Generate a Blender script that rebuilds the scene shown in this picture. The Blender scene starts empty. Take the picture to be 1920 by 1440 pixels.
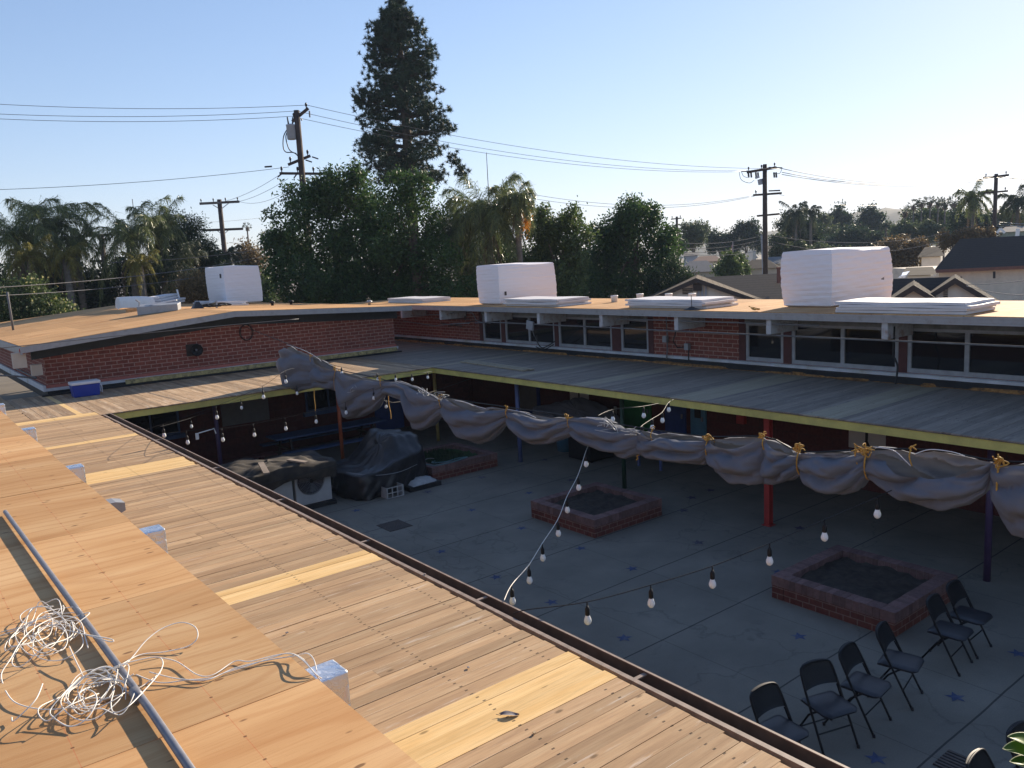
import bpy, bmesh, math, random
import numpy as np
from mathutils import Vector, Matrix
random.seed(7); rng = np.random.default_rng(7)
R = math.radians
S = bpy.context.scene
COL = S.collection

# ------------------------------------------------------------------ camera
F_PX, CX, CY = 1527.625, 960.0, 720.0
YAW, PIT, ROL = 0.662977667, 0.150190789, 0.0518709831
CAM = np.array([0.0, 0.0, 5.1])
def _axes():
    cy, sy = math.cos(YAW), math.sin(YAW); cp, sp = math.cos(PIT), math.sin(PIT)
    Fw = np.array([sy*cp, cy*cp, -sp]); Rr = np.array([cy, -sy, 0.]); D = np.cross(Fw, Rr)
    cr, sr = math.cos(ROL), math.sin(ROL)
    return np.stack([cr*Rr+sr*D, -sr*Rr+cr*D, Fw])
MC = _axes()
cd = bpy.data.cameras.new('camera'); cd.sensor_width = 36; cd.lens = F_PX/1920*36
cd.clip_start = .05; cd.clip_end = 20000
cam = bpy.data.objects.new('camera', cd); COL.objects.link(cam)
m = Matrix.Identity(4)
for i in range(3):
    m[i][0] = MC[0][i]; m[i][1] = -MC[1][i]; m[i][2] = -MC[2][i]; m[i][3] = CAM[i]
cam.matrix_world = m
S.camera = cam

# ------------------------------------------------------------------ light
SUN_EL, SUN_AZ = R(20.6), R(75)          # azimuth from +Y towards +X
w = bpy.data.worlds.new('World'); S.world = w; w.use_nodes = True
nt = w.node_tree; nt.nodes.clear()
sky = nt.nodes.new('ShaderNodeTexSky'); sky.sky_type = 'NISHITA'; sky.sun_disc = False
sky.sun_elevation = SUN_EL; sky.sun_rotation = SUN_AZ
sky.air_density = 1.0; sky.dust_density = 0.10; sky.ozone_density = 2.4; sky.altitude = 60
bg_ = nt.nodes.new('ShaderNodeBackground'); bg_.inputs['Strength'].default_value = 0.118
wo = nt.nodes.new('ShaderNodeOutputWorld')
def vm(op, a, b):
    x = nt.nodes.new('ShaderNodeVectorMath'); x.operation = op
    for i, v in enumerate((a, b)):
        if isinstance(v, tuple): x.inputs[i].default_value = v
        else: nt.links.new(v, x.inputs[i])
    return x.outputs[0]
den = vm('ADD', vm('MULTIPLY', sky.outputs[0], (.09, .09, .09)), (1, 1, 1))
nt.links.new(vm('MULTIPLY', vm('DIVIDE', sky.outputs[0], den), (.985, .965, 1.10)), bg_.inputs[0]); nt.links.new(bg_.outputs[0], wo.inputs[0])
sd = bpy.data.lights.new('sun', 'SUN'); sd.energy = 5.0; sd.angle = R(0.5); sd.color = (1, .86, .68)
so = bpy.data.objects.new('sun', sd); COL.objects.link(so)
sdir = Vector((math.sin(SUN_AZ)*math.cos(SUN_EL), math.cos(SUN_AZ)*math.cos(SUN_EL), math.sin(SUN_EL)))
so.rotation_euler = sdir.to_track_quat('Z', 'Y').to_euler(); so.location = (30, 8, 40)
S.view_settings.view_transform = 'Standard'; S.view_settings.look = 'None'
S.view_settings.gamma = 1; S.view_settings.exposure = 0.95

# ------------------------------------------------------------------ picture -> place helpers
def ray(px, py): return MC.T @ np.array([px-CX, py-CY, F_PX])
def onz(px, py, z): d = ray(px, py); return CAM+(z-CAM[2])/d[2]*d
def onx(px, py, x): d = ray(px, py); return CAM+x/d[0]*d
def ony(px, py, y): d = ray(px, py); return CAM+y/d[1]*d
def atd(px, py, D): d = ray(px, py); return CAM+d/math.hypot(d[0], d[1])*D    # horizontal distance D
def bear(px, D, z=0.):                    # ground point under the column px near the horizon, distance D
    yh = 538.2-.0519*px; p = atd(px, yh, D); p[2] = z; return p
CPX, CPY, CPS = 6.75, 2.4, .08            # vertical plane the shade cloth's cable hangs in
def oncloth(px, py):
    d = ray(px, py); t = (CPX-CPY*CPS)/(d[0]-CPS*d[1]); return CAM+t*d

# ------------------------------------------------------------------ object helpers
def tag(o, label=None, cat=None, group=None, kind=None):
    if label: o['label'] = label
    if cat: o['category'] = cat
    if group: o['group'] = group
    if kind: o['kind'] = kind
    return o
def thing(name, label, cat, loc=(0, 0, 0), group=None, rz=0.):
    o = bpy.data.objects.new(name, None); COL.objects.link(o); o.empty_display_size = .2
    o.location = loc; o.rotation_euler = (0, 0, rz)
    return tag(o, label, cat, group)
def kids(o): return [c for c in COL.objects if c.parent == o]
def copy_tree(o, loc=None, rz=None, parent=None, label=None):
    c = o.copy(); COL.objects.link(c); c.parent = parent
    if loc is not None: c.location = loc
    if rz is not None: c.rotation_euler = (0, 0, rz)
    if label: c['label'] = label
    for k in kids(o): copy_tree(k, parent=c)
    return c

class MB:
    def __init__(s): s.v = []; s.f = []; s.mi = []
    def add(s, vs, fs, m=0):
        b = len(s.v); s.v += [tuple(map(float, p)) for p in vs]
        for f in fs: s.f.append([b+i for i in f]); s.mi.append(m)
        return s
    def hexa(s, p, m=0):                  # 4 bottom ccw + 4 top ccw
        return s.add(p, [(3, 2, 1, 0), (4, 5, 6, 7), (0, 1, 5, 4), (1, 2, 6, 5), (2, 3, 7, 6), (3, 0, 4, 7)], m)
    def box(s, x0, y0, z0, x1, y1, z1, m=0):
        return s.hexa([(x0, y0, z0), (x1, y0, z0), (x1, y1, z0), (x0, y1, z0), (x0, y0, z1), (x1, y0, z1), (x1, y1, z1), (x0, y1, z1)], m)
    def obox(s, c, sx, sy, sz, rz=0., rx=0., m=0):   # oriented box, c = centre
        M = Matrix.Rotation(rz, 3, 'Z') @ Matrix.Rotation(rx, 3, 'X'); c = Vector(c)
        P = [c+M @ Vector((a*sx/2, b*sy/2, d*sz/2)) for d in (-1, 1) for a, b in ((-1, -1), (1, -1), (1, 1), (-1, 1))]
        return s.hexa(P, m)
    def bar(s, a, b, wd, h, m=0, up=(0, 0, 1)):
        a = Vector(a); b = Vector(b); t = (b-a).normalized(); u = Vector(up)
        if abs(t.dot(u)) > .95: u = Vector((1, 0, 0))
        r = t.cross(u).normalized(); u = r.cross(t)
        P = [a+r*(i*wd/2)+u*(j*h/2) for i, j in ((-1, -1), (1, -1), (1, 1), (-1, 1))]
        Q = [b+r*(i*wd/2)+u*(j*h/2) for i, j in ((-1, -1), (1, -1), (1, 1), (-1, 1))]
        return s.add(P+Q, [(0, 1, 2, 3), (7, 6, 5, 4), (1, 0, 4, 5), (2, 1, 5, 6), (3, 2, 6, 7), (0, 3, 7, 4)], m)
    def tube(s, pts, r, n=6, m=0, cap=True, closed=False):
        P = [Vector(p) for p in pts]; N = len(P); rs = r if hasattr(r, '__len__') else [r]*N
        base = len(s.v); prev = None
        for i in range(N):
            if closed: t = P[(i+1) % N]-P[i-1]
            else: t = P[min(i+1, N-1)]-P[max(i-1, 0)]
            if t.length < 1e-9: t = Vector((0, 0, 1))
            t.normalize()
            if prev is None:
                a = Vector((0, 0, 1)) if abs(t.z) < .9 else Vector((1, 0, 0)); u = t.cross(a).normalized()
            else:
                u = prev-t*prev.dot(t); u = u.normalized() if u.length > 1e-6 else t.orthogonal().normalized()
            prev = u; vv = t.cross(u)
            for k in range(n):
                an = 2*math.pi*k/n; s.v.append(tuple(P[i]+(u*math.cos(an)+vv*math.sin(an))*rs[i]))
        for i in range(N if closed else N-1):
            j = (i+1) % N
            for k in range(n):
                k2 = (k+1) % n
                s.f.append([base+i*n+k, base+i*n+k2, base+j*n+k2, base+j*n+k]); s.mi.append(m)
        if cap and not closed:
            s.f.append([base+k for k in range(n)][::-1]); s.mi.append(m)
            s.f.append([base+(N-1)*n+k for k in range(n)]); s.mi.append(m)
        return s
    def lathe(s, c, prof, n=16, m=0, axis=(0, 0, 1)):     # prof = [(r, h)]
        ax = Vector(axis).normalized(); u = ax.orthogonal().normalized(); v = ax.cross(u); c = Vector(c); base = len(s.v)
        for r, h in prof:
            for k in range(n):
                a = 2*math.pi*k/n; s.v.append(tuple(c+ax*h+(u*math.cos(a)+v*math.sin(a))*r))
        for i in range(len(prof)-1):
            for k in range(n):
                k2 = (k+1) % n; s.f.append([base+i*n+k, base+i*n+k2, base+(i+1)*n+k2, base+(i+1)*n+k]); s.mi.append(m)
        s.f.append([base+k for k in range(n)][::-1]); s.mi.append(m)
        s.f.append([base+(len(prof)-1)*n+k for k in range(n)]); s.mi.append(m)
        return s
    def grid(s, rows, m=0, closev=False):
        nr, nc = len(rows), len(rows[0]); b = len(s.v)
        for r in rows: s.v += [tuple(map(float, p)) for p in r]
        for i in range(nr-1):
            for j in range(nc if closev else nc-1):
                j2 = (j+1) % nc
                s.f.append([b+i*nc+j, b+i*nc+j2, b+(i+1)*nc+j2, b+(i+1)*nc+j]); s.mi.append(m)
        return s
    def prism(s, poly, off, m=0):         # planar polygon (3d points) extruded by vector off
        n = len(poly); A = [Vector(p) for p in poly]; B = [p+Vector(off) for p in A]
        return s.add(A+B, [tuple(range(n))[::-1], tuple(range(n, 2*n))]+[(i, (i+1) % n, n+(i+1) % n, n+i) for i in range(n)], m)
    def build(s, name, mats, parent=None, loc=None, smooth=False):
        if not isinstance(mats, (list, tuple)): mats = [mats]
        V = np.array(s.v, float).reshape(-1, 3)
        if parent is not None:
            L = np.array(parent.location); p = parent.parent
            while p is not None: L = L+np.array(p.location); p = p.parent
        elif loc is not None: L = np.array(loc, float)
        else: L = np.array([(V[:, 0].min()+V[:, 0].max())/2, (V[:, 1].min()+V[:, 1].max())/2, V[:, 2].min()])
        me = bpy.data.meshes.new(name); me.from_pydata((V-L).tolist(), [], s.f)
        for mt in mats: me.materials.append(mt)
        if len(mats) > 1: me.polygons.foreach_set('material_index', s.mi)
        if smooth: me.polygons.foreach_set('use_smooth', [True]*len(me.polygons))
        me.update()
        o = bpy.data.objects.new(name, me); COL.objects.link(o)
        if parent is not None: o.parent = parent
        else: o.location = L
        return o
def part(p, name, mats, fn, smooth=False, label=None):
    b = MB(); fn(b); o = b.build(name, mats, p, smooth=smooth)
    if label: o['label'] = label
    return o
def solo(name, mats, fn, label, cat, group=None, smooth=False, kind=None):
    b = MB(); fn(b); return tag(b.build(name, mats, smooth=smooth), label, cat, group, kind)
def bevel(o, wd=.01, seg=2):
    mo = o.modifiers.new('bevel', 'BEVEL'); mo.width = wd; mo.segments = seg; mo.limit_method = 'ANGLE'; return o
def smooth_path(pts, n=6, closed=False):
    P = [Vector(p) for p in pts]; N = len(P); out = []
    for i in range(N if closed else N-1):
        p0 = P[i-1] if (closed or i > 0) else P[0]; p1 = P[i]; p2 = P[(i+1) % N]
        p3 = P[(i+2) % N] if (closed or i+2 < N) else P[-1]
        for k in range(n):
            t = k/n
            out.append(.5*((2*p1)+(p2-p0)*t+(2*p0-5*p1+4*p2-p3)*t*t+(3*p1-p0-3*p2+p3)*t**3))
    if not closed: out.append(P[-1])
    return out
def sagline(a, b, sag, n=16):
    a = Vector(a); b = Vector(b)
    return [a.lerp(b, i/n)-Vector((0, 0, sag*4*(i/n)*(1-i/n))) for i in range(n+1)]

# ------------------------------------------------------------------ materials
class NT:
    def __init__(s, name):
        s.m = bpy.data.materials.new(name); s.m.use_nodes = True; s.t = s.m.node_tree; s.t.nodes.clear()
        s.o = s.n('ShaderNodeOutputMaterial'); s.b = s.n('ShaderNodeBsdfPrincipled'); s.l(s.b.outputs[0], s.o.inputs[0])
    def n(s, ty, **kw):
        x = s.t.nodes.new(ty)
        for k, v in kw.items(): setattr(x, k, v)
        return x
    def l(s, a, b): s.t.links.new(a, b)
    def pos(s): return s.n('ShaderNodeNewGeometry').outputs['Position']
    def obj(s): return s.n('ShaderNodeTexCoord').outputs['Object']
    def isl(s): return s.n('ShaderNodeNewGeometry').outputs['Random Per Island']
    def mapv(s, vec, scale=(1, 1, 1), rot=(0, 0, 0), loc=(0, 0, 0)):
        x = s.n('ShaderNodeMapping'); x.inputs['Scale'].default_value = scale; x.inputs['Rotation'].default_value = rot; x.inputs['Location'].default_value = loc
        s.l(vec, x.inputs[0]); return x.outputs[0]
    def noise(s, vec, scale, detail=4, rough=.55, dist=0.):
        x = s.n('ShaderNodeTexNoise'); x.inputs['Scale'].default_value = scale; x.inputs['Detail'].default_value = detail
        x.inputs['Roughness'].default_value = rough; x.inputs['Distortion'].default_value = dist
        s.l(vec, x.inputs['Vector']); return x.outputs['Fac']
    def ramp(s, fac, stops, interp='LINEAR'):
        x = s.n('ShaderNodeValToRGB'); cr = x.color_ramp; cr.interpolation = interp
        while len(cr.elements) < len(stops): cr.elements.new(.5)
        for e, (p, c) in zip(cr.elements, stops):
            e.position = p; e.color = (*c, 1) if hasattr(c, '__len__') else (c, c, c, 1)
        s.l(fac, x.inputs[0]); return x.outputs[0]
    def mix(s, f, a, b, mode='MIX'):
        x = s.n('ShaderNodeMix'); x.data_type = 'RGBA'; x.blend_type = mode
        for sk, v in ((x.inputs[0], f), (x.inputs[6], a), (x.inputs[7], b)):
            if hasattr(v, 'is_linked'): s.l(v, sk)
            elif sk.type == 'VALUE': sk.default_value = v
            else: sk.default_value = (*v, 1) if hasattr(v, '__len__') else (v, v, v, 1)
        return x.outputs[2]
    def math(s, op, a, b=0., c=0., clamp=False):
        x = s.n('ShaderNodeMath'); x.operation = op; x.use_clamp = clamp
        for i, v in enumerate((a, b, c)):
            if hasattr(v, 'is_linked'): s.l(v, x.inputs[i])
            else: x.inputs[i].default_value = v
        return x.outputs[0]
    def sep(s, vec): x = s.n('ShaderNodeSeparateXYZ'); s.l(vec, x.inputs[0]); return x.outputs
    def comb(s, a, b, c=0.):
        x = s.n('ShaderNodeCombineXYZ')
        for i, v in enumerate((a, b, c)):
            if hasattr(v, 'is_linked'): s.l(v, x.inputs[i])
            else: x.inputs[i].default_value = v
        return x.outputs[0]
    def fin(s, col, rough=.7, metal=0., bump=None, bstr=.3, bdist=.01, spec=.4):
        if hasattr(col, 'is_linked'): s.l(col, s.b.inputs['Base Color'])
        else: s.b.inputs['Base Color'].default_value = (*col, 1)
        if hasattr(rough, 'is_linked'): s.l(rough, s.b.inputs['Roughness'])
        else: s.b.inputs['Roughness'].default_value = rough
        s.b.inputs['Metallic'].default_value = metal; s.b.inputs['Specular IOR Level'].default_value = spec
        if bump is not None:
            x = s.n('ShaderNodeBump'); x.inputs['Strength'].default_value = bstr; x.inputs['Distance'].default_value = bdist
            s.l(bump, x.inputs['Height']); s.l(x.outputs[0], s.b.inputs['Normal'])
        return s.m
def pm(name, col, rough=.7, var=.18, scale=6., metal=0., isl=0., bump=0., spec=.4, dirt=None, dscale=2.5):
    t = NT(name); v = t.obj(); nz = t.noise(v, scale, 5)
    lo = tuple(c*(1-var) for c in col); hi = tuple(min(1, c*(1+var)) for c in col)
    c = t.ramp(nz, [(.3, lo), (.7, hi)])
    if isl:
        k = t.math('MULTIPLY_ADD', t.isl(), isl*2, 1-isl); c = t.mix(1., c, t.comb(k, k, k), 'MULTIPLY')
    if dirt:
        f = t.ramp(t.noise(v, dscale, 6, .65), [(.5, 0.), (.68, .85)]); c = t.mix(f, c, dirt)
    return t.fin(c, rough, metal, nz if bump else None, bump, spec=spec)

def mk_ply():
    t = NT('plywood'); p = t.pos(); i = t.isl()
    off = t.comb(t.math('MULTIPLY', i, 37.), t.math('MULTIPLY', i, 91.), t.math('MULTIPLY', i, 13.))
    va = t.n('ShaderNodeVectorMath', operation='ADD'); t.l(p, va.inputs[0]); t.l(off, va.inputs[1]); q = va.outputs[0]
    warp = t.noise(t.mapv(q, (.7, 1.6, 1)), 1.1, 2, .5)
    x, y, z = t.sep(q)
    y2 = t.math('MULTIPLY_ADD', warp, .55, y)
    rings = t.math('SINE', t.math('MULTIPLY', t.math('ADD', y2, t.math('MULTIPLY', x, .02)), 62.))
    fine = t.noise(t.mapv(q, (3, 70, 3)), 1.6, 5, .65)
    broad = t.noise(t.mapv(q, (.5, 2.2, 1)), 1.7, 3, .5)
    c = t.ramp(broad, [(.25, (.46, .25, .112)), (.5, (.56, .335, .162)), (.78, (.64, .42, .225))])
    c = t.mix(t.math('MULTIPLY', t.ramp(rings, [(.45, 0.), (1., 1.)]), .26), c, (.36, .15, .05))
    c = t.mix(t.math('MULTIPLY', t.ramp(fine, [(.48, 0.), (.75, 1.)]), .42), c, (.36, .165, .06))
    k = t.math('MULTIPLY_ADD', i, .30, .84); c = t.mix(1., c, t.comb(k, t.math('MULTIPLY', k, .985), t.math('MULTIPLY', k, .95)), 'MULTIPLY')
    # knots
    def vor(scl, thr, tail, colk, amt):
        nonlocal c
        vo = t.n('ShaderNodeTexVoronoi'); vo.inputs['Scale'].default_value = 1.; t.l(t.mapv(q, scl), vo.inputs['Vector'])
        f = t.ramp(vo.outputs['Distance'], [(thr, 1.), (thr+tail, 0.)]); sel = t.math('GREATER_THAN', t.sep(vo.outputs['Color'])[0], .45)
        c = t.mix(t.math('MULTIPLY', t.math('MULTIPLY', f, sel), amt), c, colk)
    vor((1.1, 3.4, 1), .03, .22, (.50, .26, .11), .6)
    vor((1.9, 4.6, 1), .035, .02, (.045, .02, .012), .92)
    vor((7., 17., 1), .10, .05, (.12, .055, .03), .75)
    # red chalk lines
    X = t.sep(p)[0]; W = t.noise(p, 2.5, 1)
    for x0 in (.71, .305, -.1, -.51, -.92):
        d = t.math('ABSOLUTE', t.math('SUBTRACT', X, x0))
        c = t.mix(t.math('MULTIPLY', t.math('LESS_THAN', d, .0013), .32), c, (.50, .07, .035))
        dots = t.math('LESS_THAN', t.math('FRACT', t.math('MULTIPLY', t.sep(p)[1], 6.6)), .055)
        c = t.mix(t.math('MULTIPLY', t.math('MULTIPLY', t.math('LESS_THAN', d, .005), dots), .8), c, (.10, .05, .03))
    return t.fin(c, .8, 0, fine, .25, .004, .1)
def mk_deck(name, cols, nail_axis, nail_at, white=.35, isl_amt=.24, grain_axis='X'):
    t = NT(name); p = t.pos(); i = t.isl()
    off = t.comb(t.math('MULTIPLY', i, 53.), t.math('MULTIPLY', i, 71.), 0.)
    va = t.n('ShaderNodeVectorMath', operation='ADD'); t.l(p, va.inputs[0]); t.l(off, va.inputs[1]); q = va.outputs[0]
    a = (1.2, 26, 1) if grain_axis == 'X' else (26, 1.2, 1); b = (.55, 5, 1) if grain_axis == 'X' else (5, .55, 1)
    g = t.noise(t.mapv(q, a), 2.2, 6, .65, .4); br = t.noise(t.mapv(q, b), 2.4, 4, .6)
    c = t.ramp(br, [(.25, cols[0]), (.5, cols[1]), (.75, cols[2])])
    c = t.mix(t.math('MULTIPLY', t.ramp(g, [(.45, 0.), (.8, 1.)]), .45), c, tuple(k*.45 for k in cols[0]))
    k = t.math('MULTIPLY_ADD', t.math('FRACT', t.math('MULTIPLY', i, 7.31)), isl_amt*2, 1-isl_amt)
    c = t.mix(1., c, t.comb(k, t.math('MULTIPLY_ADD', k, .96, .03), t.math('MULTIPLY_ADD', k, .9, .07)), 'MULTIPLY')
    wn = t.noise(t.mapv(q, (.9, 9, 1) if grain_axis == 'X' else (9, .9, 1)), 2.0, 5, .7)
    c = t.mix(t.math('MULTIPLY', t.ramp(wn, [(.60, 0.), (.72, 1.)]), white), c, (.62, .55, .47))
    vo = t.n('ShaderNodeTexVoronoi'); t.l(t.mapv(q, (3.1, 7.5, 1) if grain_axis == 'X' else (7.5, 3.1, 1)), vo.inputs['Vector'])
    vo.inputs['Scale'].default_value = 1.
    kn = t.math('MULTIPLY', t.ramp(vo.outputs['Distance'], [(.06, 1.), (.13, 0.)]), t.math('GREATER_THAN', t.sep(vo.outputs['Color'])[0], .55))
    c = t.mix(t.math('MULTIPLY', kn, .7), c, tuple(k*.28 for k in cols[0]))
    X = t.sep(p)[0 if nail_axis == 'X' else 1]; Y = t.sep(p)[1 if nail_axis == 'X' else 0]
    wob = t.math('MULTIPLY_ADD', t.noise(t.comb(0., t.math('FLOOR', t.math('MULTIPLY', Y, 7.9)), 0.), 3.3, 0), .07, -.035)
    X = t.math('ADD', X, wob)
    for x0 in nail_at:
        d = t.math('ABSOLUTE', t.math('SUBTRACT', X, x0))
        dot = t.math('MULTIPLY', t.math('LESS_THAN', d, .012), t.math('LESS_THAN', t.math('FRACT', t.math('MULTIPLY', Y, 15.87)), .2))
        c = t.mix(t.math('MULTIPLY', dot, .8), c, (.035, .025, .02))
    return t.fin(c, .85, 0, g, .35, .004, .2)
def mk_brick(name, bw, bh, c1, c2, mortar, ms=.012, sc=1., xo=0.):
    t = NT(name); x, y, z = t.sep(t.pos()); v = t.comb(t.math('ADD', t.math('ADD', x, y), xo), z, 0.)
    b = t.n('ShaderNodeTexBrick'); t.l(v, b.inputs['Vector']); b.inputs['Scale'].default_value = 1.
    b.inputs['Color1'].default_value = (*c1, 1); b.inputs['Color2'].default_value = (*c2, 1); b.inputs['Mortar'].default_value = (*mortar, 1)
    b.inputs['Mortar Size'].default_value = ms; b.inputs['Brick Width'].default_value = bw; b.inputs['Row Height'].default_value = bh
    b.inputs['Mortar Smooth'].default_value = .15; b.inputs['Bias'].default_value = 0.
    n = t.noise(t.pos(), 14., 5); c = t.mix(1., b.outputs['Color'], t.ramp(n, [(.3, .78), (.7, 1.18)]), 'MULTIPLY')
    h = t.math('SUBTRACT', 1., b.outputs['Fac'])
    return t.fin(c, .85, 0, h, .5, .008, .2)
def mk_leaf(name, col, var=.4, trans=.35, rough=.55):
    t = NT(name); i = t.isl()
    c = t.ramp(i, [(0., tuple(k*(1-var) for k in col)), (.6, col), (1., (min(1, col[0]*(1+var*1.6)), min(1, col[1]*(1+var)), col[2]*(1+var*.4)))])
    t.fin(c, rough, 0, spec=.35)
    tr = t.n('ShaderNodeBsdfTranslucent'); t.l(c, tr.inputs[0]); ms = t.n('ShaderNodeMixShader'); ms.inputs[0].default_value = trans
    t.l(t.b.outputs[0], ms.inputs[1]); t.l(tr.outputs[0], ms.inputs[2]); t.l(ms.outputs[0], t.o.inputs[0]); return t.m
def mk_cloth(name, col, trans=.22):
    t = NT(name); v = t.obj(); n = t.noise(v, 3., 5); f = t.noise(v, 160., 2)
    c = t.mix(n, tuple(k*.82 for k in col), tuple(k*1.15 for k in col))
    st = t.ramp(t.noise(v, 1.7, 6, .7), [(.55, 0.), (.75, .35)]); c = t.mix(st, c, (.20, .16, .12))
    wr = t.noise(v, 9., 4, .6, 1.2); t.fin(c, .92, 0, wr, .12, .01, .1)
    tr = t.n('ShaderNodeBsdfTranslucent'); t.l(c, tr.inputs[0]); ms = t.n('ShaderNodeMixShader'); ms.inputs[0].default_value = trans
    t.l(t.b.outputs[0], ms.inputs[1]); t.l(tr.outputs[0], ms.inputs[2]); t.l(ms.outputs[0], t.o.inputs[0]); return t.m
def mk_concrete():
    t = NT('courtyard_concrete'); p = t.pos(); a = t.noise(p, .9, 6, .6); b = t.noise(p, 60., 3, .6); d = t.noise(t.mapv(p, (.5, .5, .5)), 1.1, 3)
    c = t.ramp(a, [(.3, (.165, .15, .12)), (.55, (.215, .195, .155)), (.75, (.26, .237, .19))])
    c = t.mix(t.ramp(b, [(.4, .25), (.7, 0.)]), c, (.09, .088, .085))
    c = t.mix(t.ramp(t.noise(p, 2.3, 5, .7, .6), [(.60, 0.), (.72, .45)]), c, (.10, .093, .085))
    vo = t.n('ShaderNodeTexVoronoi'); vo.feature = 'DISTANCE_TO_EDGE'; vo.inputs['Scale'].default_value = .27
    wv_ = t.n('ShaderNodeVectorMath', operation='ADD'); t.l(p, wv_.inputs[0]); nn_ = t.n('ShaderNodeTexNoise'); nn_.inputs['Scale'].default_value = 1.6; nn_.inputs['Detail'].default_value = 5; t.l(p, nn_.inputs['Vector']); t.l(nn_.outputs['Color'], wv_.inputs[1]); t.l(wv_.outputs[0], vo.inputs['Vector'])
    c = t.mix(t.ramp(vo.outputs['Distance'], [(.0, .35), (.006, 0.)]), c, (.05, .048, .045))
    c = t.mix(t.ramp(t.noise(p, 7., 6, .75, .3), [(.62, 0.), (.70, .35)]), c, (.07, .066, .06))
    x, y, z = t.sep(p)
    for ax, vals in ((y, (1.66, 3.42, 5.18, 6.93, 8.66, 10.40, 12.17, 13.93, 15.68, 17.4)), (x, (4.4, 6.1, 7.73, 9.4, 12.05, 14.))):
        wv = t.math('MULTIPLY_ADD', t.noise(p, 1.3, 2), .03, -.015); xx = t.math('ADD', ax, wv)
        for q in vals:
            dd = t.math('ABSOLUTE', t.math('SUBTRACT', xx, q)); wdt = .011 if ax is y else .006
            c = t.mix(t.math('MULTIPLY', t.math('LESS_THAN', dd, wdt), .8 if ax is y else .45), c, (.025, .024, .022))
    return t.fin(c, .8, 0, b, .2, .003, .3)
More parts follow.
